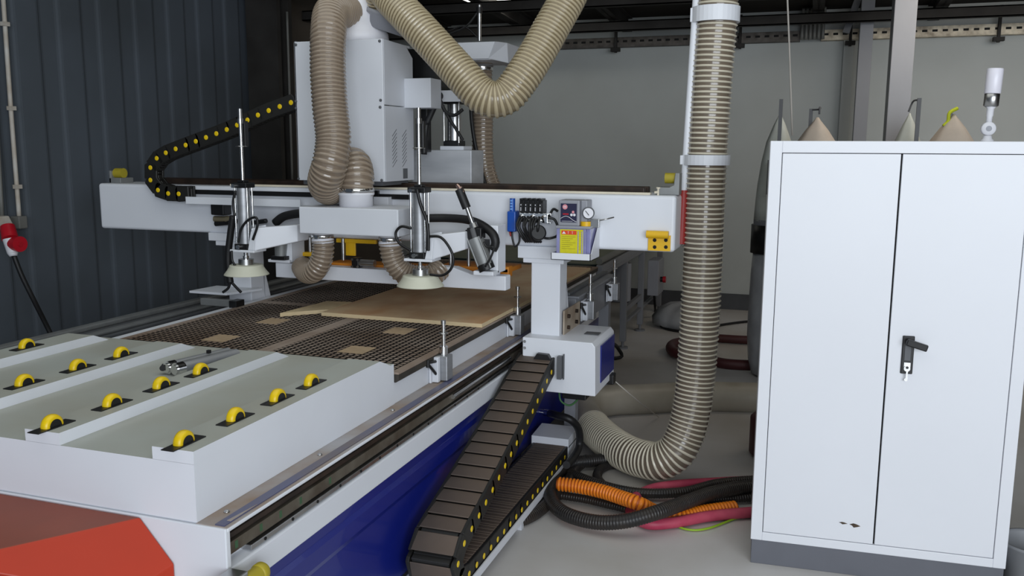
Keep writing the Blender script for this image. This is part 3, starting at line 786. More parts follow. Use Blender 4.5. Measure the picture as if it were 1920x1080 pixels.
# left valve on the beam
r = thing('pressure_regulator', 'small black and brass air regulator on the left half of the beam', 'regulator', aY(412, 405, GY - .03))
q0 = aY(395, 403, GY - .06); q1 = aY(421, 383, GY - .06)
b = MB(); b.box(q0.x, q1.x - .015, GY - .06, GY, q0.z, q1.z); b.box(q0.x + .02, q1.x, GY - .07, GY, q0.z, q1.z + .006); b.build('head', black, r, .006)
q2 = aY(398, 411, GY - .06); q3 = aY(438, 404, GY - .06)
b = MB(); b.cyl((q2.x, GY - .04, q2.z), (q3.x - .03, GY - .04, q2.z), .016); b.cyl((q3.x - .06, GY - .04, q2.z), (q3.x - .03, GY - .04, q2.z), .019); b.build('body', mat('dull_brass', (150, 140, 116), .4, .6), r)
b = MB(); q4 = aY(400, 420, GY - .06); b.cyl((q4.x, GY - .04, q4.z), aY(440, 416, GY - .04), .014); b.tube([aY(420, 416, GY - .04), aY(440, 414, GY - .05), aY(465, 418, GY - .04), aY(500, 414, GY - .03)], .012, 10); b.build('line', black, r)

# cable loop between hood and beam, left
b = MB(); b.tube([aY(516, 418, 3.86), aY(530, 407, 3.86), aY(548, 402, 3.86), aY(585, 398, 3.86)], .022, 12); tag(b.build('sleeved_cable', rubber), 'thick black sleeved cable arching behind the left end of the suction hood', 'cable')

# ================================================================== DRAG CHAINS
def chain(name, label, path, width, height, pitch, axis, side, root, dark, pin_r, group=None):
    r = thing(name, label, 'cable chain', root)
    P = [Vector(p) for p in path]
    fine = spline(P, .004)
    piv = [fine[0]]; 
    for p in fine:
        if (p - piv[-1]).length >= pitch: piv.append(p)
    ax = Vector(axis)
    L = pitch
    lk = MB(); ov = L * .34
    for s_ in (-1, 1):
        yc = s_ * (width / 2 - .007)
        hh = height / 2
        lk.poly([(-ov, yc - .007, -hh * .6), (-ov * .6, yc - .007, -hh), (L - ov * .2, yc - .007, -hh), (L - ov * .2, yc - .007, hh), (-ov * .6, yc - .007, hh), (-ov, yc - .007, hh * .6)], (0, .014, 0))
    lk.mat(1)
    for s_ in (-1, 1):
        w_ = width / 2 - .012
        if s_ > 0: continue
        z_ = s_ * height / 2; lk.hexa([(-L * .12, -w_, z_ - s_ * .011), (L * .92, -w_, z_ - s_ * .002), (L * .92, w_, z_ - s_ * .002), (-L * .12, w_, z_ - s_ * .011), (-L * .12, -w_, z_ - s_ * .006), (L * .92, -w_, z_ + s_ * .004), (L * .92, w_, z_ + s_ * .004), (-L * .12, w_, z_ - s_ * .006)])
    for t0, t1 in ((-.08, .22), (.30, .46), (.54, .84)): lk.box(L * t0, L * t1, -width / 2 + .014, width / 2 - .014, height / 2 - .012, height / 2 + .001)
    lk.mat(0); lk.box(-ov, L, -width / 2 + .02, width / 2 - .02, -height * .36, height * .36)
    proto = lk.build('link', dark, None, .0025, 1)
    pb = MB(); yc = side * width / 2
    pb.lathe([(pin_r, -.004), (pin_r, .0012), (pin_r * .75, .0018), (0, .0018)], (0, yc, 0), (0, side, 0), 14)
    pin = pb.build('pin', yellow, None)
    col.objects.unlink(pin)
    first = True
    for i in range(len(piv) - 1):
        d = (piv[i + 1] - piv[i]).normalized()
        z = d.cross(ax)
        M = Matrix((d, ax, z)).transposed().to_4x4(); M.translation = piv[i]
        o = proto if first else proto.copy()
        if not first: col.objects.link(o)
        first = False
        o.parent = r; o.matrix_basis = Matrix.Translation(-Vector(root)) @ M
        p_ = pin.copy(); col.objects.link(p_); p_.parent = o; p_.matrix_basis = Matrix.Identity(4)
    return r


chain_top = mat('dusty_chain_plate', (108, 92, 80), .6, rgb2=(56, 52, 50), scale=2.2)
chain_dk = mat('black_chain_side', (30, 29, 27), .5, var=.1)
cx = -1.195
path = [(cx, 3.88, .625), (cx, 3.72, .572), (cx, 3.5, .488), (cx, 3.1, .355), (cx, 2.85, .278), (cx, 2.745, .247), (cx, 2.685, .215), (cx, 2.665, .17), (cx, 2.69, .125), (cx, 2.75, .105), (cx, 2.9, .102), (cx, 3.4, .102), (cx, 4.14, .102)]
chain('cable_chain', 'long dusty cable chain sloping from the gantry foot down to the floor tray', path, .185, .078, .0745, (-1, 0, 0), -1, (cx, 3.2, .06), [chain_dk, chain_top], .0115)
cyf = GY - .048
pp = [aY(x, y, cyf) for x, y in ((552, 193), (500, 212), (440, 240), (380, 263), (330, 282), (306, 293), (291, 310), (288, 330), (296, 350), (316, 361), (340, 363), (372, 363))]
chain('cable_chain', 'black cable chain with yellow pins looping from the spindle cover onto the beam', pp, .062, .080, .066, (0, 1, 0), -1, (pp[-1].x, cyf, 1.33), [chain_dk, chain_dk], .0125)

# ================================================================== SPINDLE CARRIAGE
SY = 3.83
sp = thing('spindle_carriage', 'tall white spindle cover standing on the gantry beam', 'spindle unit', (-2.2, 4.0, 1.43))
c0 = aY(550, 75, SY); c1_ = aY(717, 72, SY); c2 = aY(718, 341, SY)
X0, X1, Z0, Z1 = c0.x, c1_.x, c2.z, c1_.z
zm = aY(717, 196, SY).z
b = MB(); b.box(X0, X1, SY, SY + .012, Z0, Z1); b.box(X0, X0 + .012, SY, SY + .34, Z0, Z1); b.build('front_cover', white2, sp, .004)
b = MB(); b.poly([(X1, SY + .012, zm), (X1, SY + .33, zm), (X1, SY + .33, Z1 - .06), (X1, SY + .25, Z1 - .005), (X1, SY + .012, Z1)], (-.012, 0, 0)); b.build('side_cover', white2, sp, .003)
b = MB(); b.box(X1 - .012, X1, SY + .012, SY + .33, Z0, zm - .004); b.mat(1)
for k in range(2):
    for i in range(9):
        yy = SY + .11 + k * .11; zz = zm - .13 - i * .0185
        M = Matrix.Translation((X1, yy, zz)) @ Matrix.Rotation(.62, 4, 'X'); b.box(-.0005, .0012, -.030, .030, -.0016, .0016, M)
b.box(X1 - .001, X1 + .002, SY + .20, SY + .25, Z0 + .01, Z0 + .06)
b.build('vent_panel', [white2, greydk], sp, .001)
b = MB(); b.box(X0 + .012, X1 - .012, SY + .02, SY + .32, Z1 - .012, Z1 - .002); b.build('top_cover', white2, sp)
b = MB(); b.box(X0 + .02, X1 - .02, SY + .02, SY + .30, Z0 - .02, Z0 + .3); b.build('inner_block', greydk, sp)
for qx, qy in ((555, 84), (712, 77), (555, 190), (555, 203), (714, 188), (713, 201), (560, 335), (716, 338)):
    q = aY(qx, qy, SY); b = MB(); b.lathe([(.007, 0), (.007, .003), (.004, .005), (0, .005)], (q.x, SY, q.z), (0, -1, 0), 10); b.build('screw', greydk, sp)
for qx, Yo in ((720, .05), (748, .2), (565, .02)):
    b = MB(); b.lathe([(.008, 0), (.008, .006), (0, .008)], (X1 - .03 - (.45 if qx == 565 else 0), SY + Yo, Z1 - .002), seg=10); b.build('screw', greydk, sp)
# dust outlet on top
ox, oy = aY(665, 30, SY + .15).x, SY + .15
b = MB(); b.lathe([(.15, 0), (.145, .05), (.11, .10), (.095, .16), (.095, .30)], (ox + .02, oy, Z1 - .005), seg=28)
b.build('dust_outlet', whitei, sp)
b = MB(); b.tube([(ox - .10, oy - .05, Z1 + .17), (ox, oy - .02, Z1 + .12), (ox + .05, oy, Z1 + .02)], .085, 24, .03); b.build('elbow', whitei, sp)
b = MB(); b.lathe([(.10, 0), (.10, .05), (.12, .06), (.12, .08)], (ox + .15, oy + .03, Z1 + .06), (.35, 0, 1), 24); b.build('collar', greyp, sp)
# connecting box on the right of the cover
d0 = aY(764, 147, 4.06); d1 = aY(808, 202, 4.06)
b = MB(); b.box(d0.x - .06, d1.x, 4.06, 4.19, d1.z, d0.z); b.build('junction_cover', white2, sp, .003)
b = MB(); e0 = aY(805, 170, 4.22); e1 = aY(893, 190, 4.22); b.box(e0.x - .05, e1.x, 4.22, 4.24, e1.z, e0.z); b.build('cross_plate', white2, sp, .002)
b = MB(); b.box(aY(786, 280, 4.24).x, aY(801, 280, 4.24).x, 4.241, 4.295, aY(790, 285, 4.24).z, aY(790, 150, 4.24).z); b.build('upright', black, sp, .003)
# back spindle : silver block and cylinder
f0 = aY(772, 281, 4.30); f1 = aY(884, 348, 4.30)
b = MB(); b.box(f0.x, f1.x, 4.30, 4.48, 1.36, f0.z); b.build('tool_block', mat('satin_aluminium', (204, 206, 210), .5, .25, rgb2=(176, 179, 184), scale=5, stretch=(.6, 1, 3)), sp, .004)
h0 = aY(825, 280, 4.32); h1 = aY(869, 274, 4.32)
b = MB(); b.box(h0.x, h1.x, 4.32, 4.44, f0.z, h1.z); b.build('cylinder_base', white2, sp, .002)
k0 = aY(852, 268, 4.38); k1 = aY(852, 192, 4.38)
b = MB(); b.cyl(k0, k1, .036); b.build('cylinder_barrel', steel, sp)
b = MB(); b.box(k0.x - .045, k0.x + .045, 4.335, 4.425, h1.z, k0.z + .012); b.build('cylinder_cap', black, sp, .004); b = MB(); b.box(k0.x - .045, k0.x + .045, 4.335, 4.425, k1.z - .01, k1.z + .02); b.build('cylinder_cap', black, sp, .004)
for dx in (-.042, .042):
    b = MB(); b.cyl((k0.x + dx, 4.34, k0.z), (k0.x + dx, 4.34, k1.z), .005, seg=8); b.build('tie_rod', chrome, sp)
b = MB(); q = lambda x, y: aY(x, y, 4.20)
b.tube([q(800, 232), q(812, 205), q(822, 183)], .016, 10); b.ball(q(823, 180), .022); b.tube([q(824, 184), q(836, 210), q(852, 216), q(868, 205)], .009, 10); b.tube([q(824, 184), q(838, 215), q(855, 242), q(868, 263)], .008, 10); b.tube([q(800, 232), q(797, 255), q(795, 290)], .016, 10)
b.build('cable', rubber, sp)
# rear top head with rod
t0 = aY(843, 118, 4.62); t1 = aY(942, 77, 4.62)
b = MB(); b.poly([(t0.x - .02, 4.62, t1.z), (aY(928, 77, 4.62).x, 4.62, t1.z), (aY(915, 110, 4.62).x, 4.62, aY(915, 110, 4.62).z), (t0.x - .02, 4.62, aY(915, 110, 4.62).z)], (0, .01, 0))
b.hexa([(aY(915, 110, 4.62).x, 4.62, aY(915, 110, 4.62).z), (t1.x, 4.72, t0.z), (t1.x, 4.95, t0.z), (aY(915, 110, 4.62).x, 4.95, t0.z),
        (aY(928, 77, 4.62).x, 4.62, t1.z), (t1.x, 4.70, t1.z), (t1.x, 4.95, t1.z), (aY(928, 77, 4.62).x, 4.95, t1.z)])
b.box(t0.x - .02, aY(918, 110, 4.62).x, 4.63, 4.95, aY(915, 112, 4.62).z, t1.z); b.build('rear_hood', white2, sp, .003)
b = MB(); ra = aY(899, 77, 4.75); rb = aY(899, 18, 4.75); b.cyl(ra, rb, .011); b.cyl(rb, rb + Vector((0, 0, .025)), .008); b.build('lift_rod', steel, sp)
b = MB(); b.cyl(rb - Vector((0, 0, .02)), rb + Vector((0, 0, .012)), .018, seg=6); b.tube([rb, aY(875, 48, 4.75), aY(838, 66, 4.75)], .006, 8); b.tube([aY(838, 60, 4.75), aY(870, 50, 4.75), aY(896, 70, 4.75)], .005, 8); b.build('rod_line', black, sp)
# rear arm linking head down to beam
b = MB(); b.box(aY(768, 100, 4.5).x, aY(852, 100, 4.5).x, 4.241, 4.62, aY(800, 168, 4.5).z, aY(800, 102, 4.5).z); b.build('rear_slide', black, sp)

def hose(name, label, pts, r, pitch, amp, mats, cat='hose', duty=.42, parts=None):
    b = MB(); ribbed(b, pts, r, pitch, amp, 28, duty)
    if parts is None:
        return tag(b.build(name, mats), label, cat)
    R = thing(name, label, cat, pts[0]); b.build('hose_wall', mats, R); return R

# rear hose from the head down
q = lambda x, y, Y=4.80: aY(x, y, Y)
R = hose('suction_hose', 'brown ribbed suction hose dropping from the rear hood behind the beam', [q(904, 112), q(903, 160), q(905, 220), q(905, 270), q(908, 310), q(918, 345), q(934, 376)], .058, .022, .004, [film, film_rib], parts=1)
b = MB(); b.lathe([(.062, -.02), (.065, -.015), (.065, .015), (.062, .02)], q(904, 127), seg=26); b.build('clamp_band', chrome, R)
b = MB(); b.tube([aY(882, 190, 4.70), aY(886, 240, 4.70), aY(897, 300, 4.70), aY(912, 352, 4.70)], .011, 10); tag(b.build('air_line', rubber), 'black cable hanging in front of the rear suction hose', 'cable')

# ================================================================== SUCTION HOOD AND HOSES IN FRONT
HY = 3.52
hd = thing('suction_hood', 'white box manifold in front of the beam feeding two short hoses', 'suction hood', aY(655, 445, HY + .1))
a = aY(560, 391, HY); c = aY(747, 445, HY)
b = MB(); b.box(a.x, c.x, HY, HY + .27, c.z, aY(747, 393, HY).z); b.build('box', white2, hd, .005)
HT = aY(747, 393, HY).z; HB = c.z
pc = aY(668, 384, HY + .13)
b = MB(); b.lathe([(.078, 0), (.078, .05), (.085, .055), (.085, .065)], (pc.x, HY + .13, HT), seg=28); b.build('inlet_port', whitei, hd)
so = [aY(605, 446, HY + .10), aY(731, 447, HY + .10)]
for s_ in so:
    b = MB(); b.lathe([(.049, 0), (.049, -.03), (.052, -.034), (.052, -.05)], (s_.x, HY + .10, HB), seg=24); b.build('outlet_port', whitei, hd)
    b = MB(); b.lathe([(.051, -.028), (.053, -.026), (.053, -.012), (.051, -.010)], (s_.x, HY + .10, HB), seg=24); b.build('clamp_band', chrome, hd)
    b = MB(); b.box(s_.x - .006, s_.x + .012, HY + .036, HY + .048, HB - .028, HB - .010); b.build('clamp_screw', chrome, hd)
hose('suction_hose', 'short brown ribbed hose curling down from the left outlet of the hood', [(so[0].x, HY + .10, HB - .03), aY(606, 468, HY + .10), aY(602, 490, HY + .10), aY(590, 508, HY + .11), aY(575, 511, HY + .17), aY(566, 500, HY + .25)], .048, .017, .0045, [film, film_rib])
hose('suction_hose', 'short brown ribbed hose bending from the right outlet of the hood behind the suction cup', [(so[1].x, HY + .10, HB - .03), aY(733, 468, HY + .10), aY(740, 492, HY + .11), aY(755, 510, HY + .13), aY(785, 519, HY + .17), aY(812, 515, HY + .20), aY(826, 503, HY + .24)], .049, .017, .0045, [film, film_rib])
# big front hose
q = aY
pts = [(ox, oy - .02, Z1 + .14), q(640, 22, SY + .0), q(622, 24, SY - .10), q(616, 60, SY - .20), q(615, 130, SY - .24), q(619, 200, SY - .26), q(625, 265, SY - .28), q(618, 310, SY - .30), q(610, 340, SY - .26), q(618, 352, SY - .17), q(634, 335, SY - .10), q(650, 312, SY - .09), q(664, 310, SY - .13), q(669, 335, SY - .17), (pc.x, HY + .13, HT + .05)]
R = hose('suction_hose', 'thick tan ribbed hose hanging in front of the spindle cover', pts, .076, .0185, .005, [film, film_rib], parts=1)
b = MB(); b.lathe([(.083, -.008), (.086, -.006), (.086, .008), (.083, .01)], (pc.x, HY + .13, HT + .075), seg=28); b.box(pc.x + .0, pc.x + .03, HY + .13 - .093, HY + .13 - .083, HT + .068, HT + .084); b.build('clamp_band', chrome, R)
# U hose
pts = [(ox + .16, oy + .03, Z1 + .14), q(715, -22, 3.93), q(738, 3, 3.86), q(785, 52, 3.80), q(832, 103, 3.78), q(875, 150, 3.76), q(902, 178, 3.76), q(926, 187, 3.77), q(950, 180, 3.79), q(975, 150, 3.82), q(1007, 100, 3.88), q(1035, 50, 3.94), q(1063, 0, 4.0), q(1090, -55, 4.06), q(1130, -110, 4.1)]
hose('suction_hose', 'ochre ribbed hose sagging in a deep V at the top centre', pts, .078, .0185, .005, [filmu, filmu_rib])
# tall vertical hose
vq = lambda x, y: aY(x, y, VY)
pts = [vq(1352, -70), vq(1346, 0), vq(1342, 60), vq(1336, 130), vq(1330, 220), vq(1325, 300), vq(1321, 400), vq(1316, 520), vq(1311, 620), vq(1304, 710), Vector((-.500, 4.155, .38)), Vector((-.522, 4.135, .27)), Vector((-.562, 4.112, .18)), Vector((-.635, 4.115, .125)), Vector((-.73, 4.165, .106)), aZ(1182, 853, .102), aZ(1152, 836, .10), aZ(1126, 815, .10), aZ(1106, 793, .10)]
pts2 = []
for p in pts:
    if p.z < .098: p = Vector((p.x, p.y, .098))
    pts2.append(p)
tall = hose('suction_hose', 'tall cream ribbed hose hanging from the white mast down to the floor', pts2, .0885, .0228, .006, [filmv, filmv_rib], duty=.36)
e = pts2[-1]
b = MB(); b.tube([pts2[-2].lerp(e, .6), e, aZ(1096, 778, .10), aZ(1096, 766, .098), aZ(1110, 757, .095), aZ(1150, 750, .09), aZ(1200, 749, .08), aZ(1300, 744, .08), aZ(1430, 746, .08), aZ(1560, 748, .08)], .0955, 28, .02)
tag(b.build('floor_duct', pvc), 'smooth grey floor duct running from the ribbed hose to behind the cabinet', 'duct')

# ================================================================== SUCTION LIFTERS
def lifter(cx, CY, ztop, zbot, cupz, armx, label):
    r = thing('suction_lifter', label, 'suction lifter', (cx, CY, cupz), 'upright suction lifters in front of the beam')
    R0 = .0315
    b = MB(); b.cyl((cx, CY, zbot), (cx, CY, ztop), R0, seg=28); b.build('barrel', alu, r)
    for dx, dy in ((-.034, -.02), (.034, -.02), (-.034, .02), (.034, .02)):
        b = MB(); b.cyl((cx + dx, CY + dy, zbot), (cx + dx, CY + dy, ztop), .0045, seg=8); b.build('tie_rod', chrome, r)
    b = MB(); b.box(cx - .042, cx + .042, CY - .036, CY + .036, ztop, ztop + .024); b.box(cx - .018, cx + .02, CY - .02, CY + .02, ztop + .024, ztop + .036); b.build('top_cap', black, r, .003)
    b = MB(); b.box(cx - .037, cx + .037, CY - .036, CY + .036, zbot - .028, zbot); b.build('bottom_cap', black, r, .003)
    b = MB(); b.cyl((cx - .022, CY - .036, ztop + .010), (cx - .022, CY - .05, ztop + .010), .009, seg=10); b.build('air_fitting', chrome, r); b = MB(); b.cyl((cx - .01, CY - .036, zbot - .014), (cx - .01, CY - .05, zbot - .014), .010, seg=10); b.build('air_fitting', chrome, r)
    zr = ztop + .036
    b = MB(); b.cyl((cx, CY, zr), (cx, CY, zr + .30), .0085, seg=14); b.build('rod', chrome, r)
    b = MB(); b.box(cx - .020, cx + .018, CY + .01, CY + .036, zr + .155, zr + .275); b.build('guide_block', black, r, .003)
    b = MB(); b.lathe([(.027, 0), (.027, .004), (.009, .005)], (cx, CY, zr + .155)); b.cyl((cx, CY, zr + .262), (cx, CY, zr + .285), .0155, seg=6); b.cyl((cx, CY, zr + .285), (cx, CY, zr + .33), .010, seg=10); b.build('rod_nut', steel, r)
    # bracket with gusset and arm
    zp = zbot - .028
    b = MB(); b.box(cx - .062, cx + .075, CY - .04, CY + .06, zp - .012, zp)
    b.poly([(cx + .040, CY - .04, zp), (cx + .075, CY - .04, zp), (cx + .085, CY - .04, zp + .105), (cx + .06, CY - .04, zp + .09)], (0, .006, 0))
    b.poly([(cx - .05, CY + .045, zp), (cx + .075, CY + .045, zp), (cx + .085, CY + .045, zp + .115), (cx - .05, CY + .045, zp + .09)], (0, .008, 0))
    b.build('bracket', white, r, .003)
    b = MB(); b.hexa([(cx + .06, CY - .035, zp - .005), (armx, CY + .10, zp + .035), (armx, CY + .20, zp + .035), (cx + .06, CY + .05, zp - .005),
                      (cx + .06, CY - .035, zp + .105), (armx, CY + .10, zp + .115), (armx, CY + .20, zp + .115), (cx + .06, CY + .05, zp + .105)]); b.build('arm', white, r, .004)
    # neck, hub, cup
    b = MB(); b.lathe([(.0065, cupz + .085 - zp), (.0065, -.0), ], (cx, CY, zp - .012), seg=12)
    b.cyl((cx, CY, cupz + .085), (cx, CY, cupz + .125), .010, seg=6); b.cyl((cx, CY, cupz + .06), (cx, CY, cupz + .09), .014, seg=14); b.build('neck', chrome, r)
    b = MB(); b.cyl((cx, CY, cupz + .045), (cx, CY, cupz + .075), .036, seg=28); b.build('hub', steel, r)
    b = MB(); b.lathe([(.0, .048), (.070, .048), (.078, .046), (.079, .040), (.090, .022), (.104, .004), (.106, 0), (.100, .0), (.07, .02), (0, .02)], (cx, CY, cupz), seg=40); b.build('cup', cupm, r)
    return r
LY = 3.55
ztR = aY(788, 361, LY).z; zbR = aY(788, 472, LY).z; cuR = aY(788, 545, LY - .09).z
cxR = aY(787, 420, LY).x; cxL = aY(458, 405, LY).x
rr = lifter(cxR, LY, ztR, zbR, aY(788, 543, LY - .10).z, aY(880, 440, LY + .15).x, 'suction lifter with a white cup above the plywood, right of the hood')
rl = lifter(cxL, LY, aY(458, 352, LY).z, aY(458, 456, LY).z, aY(460, 521, LY - .10).z, aY(562, 430, LY + .12).x, 'suction lifter with a white cup beside the left column')
# tubes on the lifters
b = MB(); q = lambda x, y: aY(x, y, LY - .05)
b.tube([q(782, 355), q(789, 385), q(799, 410), q(803, 440), q(803, 470)], .0075, 10); b.tube([q(771, 428), q(752, 425), q(742, 437), q(748, 455), q(770, 470)], .006, 10); b.tube([q(805, 443), q(826, 445), q(843, 465), q(850, 485), q(845, 505), q(830, 516), q(806, 515)], .006, 10)
b.build('air_tube', black, rr)
b = MB()
b.tube([q(441, 358), q(437, 380), q(440, 405)], .006, 10); b.tube([q(447, 455), q(452, 430), q(465, 413), q(480, 408), q(483, 420), q(474, 450)], .006, 10); b.tube([q(434, 470), q(436, 490), q(441, 498)], .006, 10); b.build('air_tube', black, rl)
b = MB(); q = lambda x, y: aY(x, y, 3.66)
b.tube([q(437, 405), q(432, 440), q(428, 480), q(430, 515), q(432, 530)], .017, 10); b.tube([q(432, 528), q(428, 540), q(418, 548)], .007, 8); b.tube([q(433, 528), q(444, 540), q(452, 548)], .007, 8)
tag(b.build('cable_loom', rubber), 'black cable loom hanging beside the left suction lifter to the sensor plate', 'cable')

# ---------------------------------------------- right tilt cylinder at arm end
TY = 3.70
r = thing('tilt_cylinder', 'grey tilting cylinder with black gripped rod on the right arm', 'cylinder', aY(905, 505, TY))
q = lambda x, y, Y=TY: aY(x, y, Y)
b = MB(); b.cyl(q(862, 352), q(857, 346), .012, .008); b.cyl(q(862, 352), q(867, 362), .014); b.build('rod_tip', pinkrod, r)
b = MB(); b.cyl(q(861, 355), q(875, 390), .020); b.build('grip', rubber, r)
b = MB(); b.cyl(q(875, 388), q(890, 430), .010); b.cyl(q(886, 418), q(890, 430), .017, .022); b.build('rod', steel, r)
b = MB(); b.cyl(q(885, 428), q(890, 446), .034, seg=8); b.box(q(878, 440).x, q(905, 440).x, TY - .02, TY + .04, q(890, 447).z, q(890, 427).z); b.build('rod_end', black, r, .004)
b = MB(); b.cyl(q(891, 446), q(912, 500), .036, seg=24)
for dx in (-.03, .03): b.cyl(q(891, 446) + Vector((dx, -.025, 0)), q(912, 500) + Vector((dx, -.025, 0)), .0045, seg=8)
b.build('barrel', alu_dull, r)
b = MB(); b.cyl(q(909, 494), q(914, 506), .040, seg=8); b.build('end_cap', black, r)
b = MB(); b.tube([q(907, 453, TY - .05), q(913, 463, TY - .05), q(926, 463, TY - .05)], .005, 8); b.tube([q(927, 465, TY - .05), q(920, 483, TY - .05), q(910, 500, TY - .05)], .005, 8); b.build('air_tube', black, r)
b = MB(); b.tube([aY(803, 409, 3.84), aY(840, 409, 3.84), aY(880, 413, 3.80), aY(908, 425, 3.75), aY(926, 442, 3.72), aY(929, 457, 3.72), aY(924, 468, 3.72)], .020, 14)
tag(b.build('sleeved_cable', rubber), 'thick black sleeved hose arching over the tilt cylinder on the right arm', 'cable')
# white end frame of the right arm
r = thing('arm_frame', 'white upright end frame holding the tilt cylinder right of the arm', 'bracket', aY(925, 510, TY + .06))
b = MB(); w0 = aY(921, 422, TY + .06); w1 = aY(936, 512, TY + .06); b.box(w0.x, w1.x, TY + .04, TY + .15, w1.z, w0.z); b.box(aY(893, 500, TY + .02).x, w1.x, TY - .02, TY + .06, w1.z - .004, w1.z + .016); b.build('upright', white, r, .004)
b = MB(); b.box(aY(893, 470, TY + .06).x, w0.x, TY + .10, TY + .12, w1.z, aY(893, 450, TY + .06).z); b.build('back_plate', greydk, r)

# ---------------------------------------------- pusher bar under the beam
PYB = 3.80
pb_ = thing('pusher_bar', 'long white pusher bar hanging low across the table under the beam', 'pusher bar', aY(740, 530, PYB))
z0 = aY(740, 533, PYB).z; z1 = z0 + .068
xa, xb = aY(517, 515, PYB).x, aY(948, 525, PYB).x
b = MB(); b.poly([(xa, PYB, z0), (xa, PYB, z0 + .075), (aY(545, 485, PYB).x, PYB, z0 + .075), (aY(560, 500, PYB).x, PYB, z1), (aY(800, 500, PYB).x, PYB, z1), (aY(808, 494, PYB).x, PYB, z1 + .03), (aY(850, 497, PYB).x, PYB, z1 + .028), (aY(884, 511, PYB).x, PYB, z1), (xb, PYB, z1), (xb, PYB, z0)], (0, .07, 0)); b.build('bar', white, pb_, .004)
b = MB(); b.box(aY(618, 500, PYB + .08).x, aY(800, 500, PYB + .08).x, PYB + .072, PYB + .20, z1 - .01, z1 + .012); b.build('amber_plate', amber, pb_, .003)
b = MB(); b.box(aY(826, 490, PYB + .12).x, aY(956, 490, PYB + .12).x, PYB + .10, PYB + .30, z1 + .0, z1 + .022); b.box(aY(936, 500, PYB + .12).x, aY(956, 500, PYB + .12).x, PYB + .10, PYB + .16, z1 - .02, z1 + .03); b.build('amber_rail', amber, pb_, .004)
b = MB(); b.box(aY(556, 475, PYB + .1).x, aY(590, 475, PYB + .1).x, PYB + .08, PYB + .12, z1 + .035, z1 + .055); b.box(aY(632, 452, PYB + .16).x, aY(706, 452, PYB + .16).x, PYB + .15, PYB + .17, z1 + .105, z1 + .125); b.box(aY(650, 470, PYB + .16).x, aY(668, 470, PYB + .16).x, PYB + .15, PYB + .16, z1 + .04, z1 + .105); b.build('yellow_strip', yellowp, pb_, .002)
b = MB(); q = aY(672, 487, PYB + .02); b.box(q.x - .028, q.x + .01, PYB + .0, PYB + .05, z1 + .0, z1 + .05); b.build('valve', black, pb_, .004)
b = MB(); b.cyl((q.x + .01, PYB + .02, z1 + .025), (q.x + .09, PYB + .02, z1 + .025), .018); b.mat(0)
for dx in (-.024, .006):
    for dz in (.008, .042): b.lathe([(.006, 0), (.006, .004)], (q.x + dx, PYB, z1 + dz), (0, -1, 0), 8)
b.build('valve_body', steel, pb_)
for px_ in (578, 640, 842, 876):
    q = aY(px_, 475, PYB + .1); b = MB(); b.cyl((q.x, PYB + .12, z1 + .02), (q.x, PYB + .12, 1.168), .009, seg=12); b.build('guide_pin', steel, pb_)
# left hanging cylinder and frame
b = MB(); b.cyl(aY(528, 455, 3.78), aY(527, 486, 3.78), .035, .03, seg=20); b.build('left_barrel', alu_dull, pb_)
b = MB(); b.box(aY(538, 470, 3.8).x, aY(551, 470, 3.8).x, 3.78, 3.9, aY(545, 490, 3.8).z, 1.168); b.box(aY(511, 490, 3.8).x, aY(551, 490, 3.8).x, 3.76, 3.82, aY(545, 490, 3.8).z - .004, aY(545, 486, 3.8).z); b.build('hanger', white, pb_, .003)
b = MB(); b.box(aY(512, 481, 3.76).x, aY(538, 481, 3.76).x, 3.74, 3.80, aY(525, 487, 3.76).z, aY(525, 480, 3.76).z); b.build('clevis', black, pb_, .002)
# right hanger strut
b = MB(); b.box(aY(905, 500, PYB).x, aY(930, 500, PYB).x, PYB + .0, PYB + .06, z1, aY(915, 508, PYB).z + .02); b.build('strut', white, pb_, .002)

# ================================================================== LEFT RAIL TRACK
r = thing('side_rail_track', 'grey steel track with two bright rails along the corrugated wall', 'rail track', (-3.25, 3.5, 0))
b = MB(); b.box(-3.42, -3.10, .6, 6.2, .60, .70); b.box(-3.42, -3.20, .6, 6.2, .70, .715); b.build('bed', greydk, r, .004)
b = MB(); b.box(-3.42, -3.37, .6, 6.2, .715, .742); b.build('rail', alu_dull, r, .008)
b = MB(); b.box(-3.27, -3.225, .6, 6.2, .715, .735); b.build('rail', alu_dull, r, .008)
for yy in (1, 3.4, 5.8):
    b = MB(); b.box(-3.35, -3.2, yy, yy + .1, 0, .60); b.build('leg', greydk, r)

# ================================================================== CABINET
ca = aZ(1405, 1055, 0); ang = math.atan2(3.455 - 3.405, .737 + .165)
CW, CD, CH, CB = .908, .42, 1.655, .10
r = thing('electrical_cabinet', 'tall white steel cabinet with two doors on a grey plinth', 'cabinet', ca)
M = Matrix.Translation(ca) @ Matrix.Rotation(ang, 4, 'Z')
b = MB()
fr = .018
b.box(0, CW, fr, CD, CB, CH, M)
ml, mt_, mb_ = .043, .043, .034
b.box(0, ml, 0, fr, CB, CH, M); b.box(CW - ml, CW, 0, fr, CB, CH, M); b.box(ml, CW - ml, 0, fr, CH - mt_, CH, M); b.box(ml, CW - ml, 0, fr, CB, CB + mb_, M)
b.build('body', cabm, r, .002)
b = MB(); b.box(.004, CW - .004, .004, CD - .004, 0, CB, M); b.build('plinth', plinthm, r, .002)
b = MB(); b.box(ml, CW - ml, fr - .002, fr, CB + mb_, CH - mt_, M); b.build('door_gap', holem, r)
dw = (CW - 2 * ml) / 2
mid = ml + .4975 * (CW - 2 * ml)
g_ = .0022
b = MB(); b.box(ml + g_, mid - .003, .001, fr - .003, CB + mb_ + g_, CH - mt_ - g_, M); dl = b.build('door', cabm, r, .002)
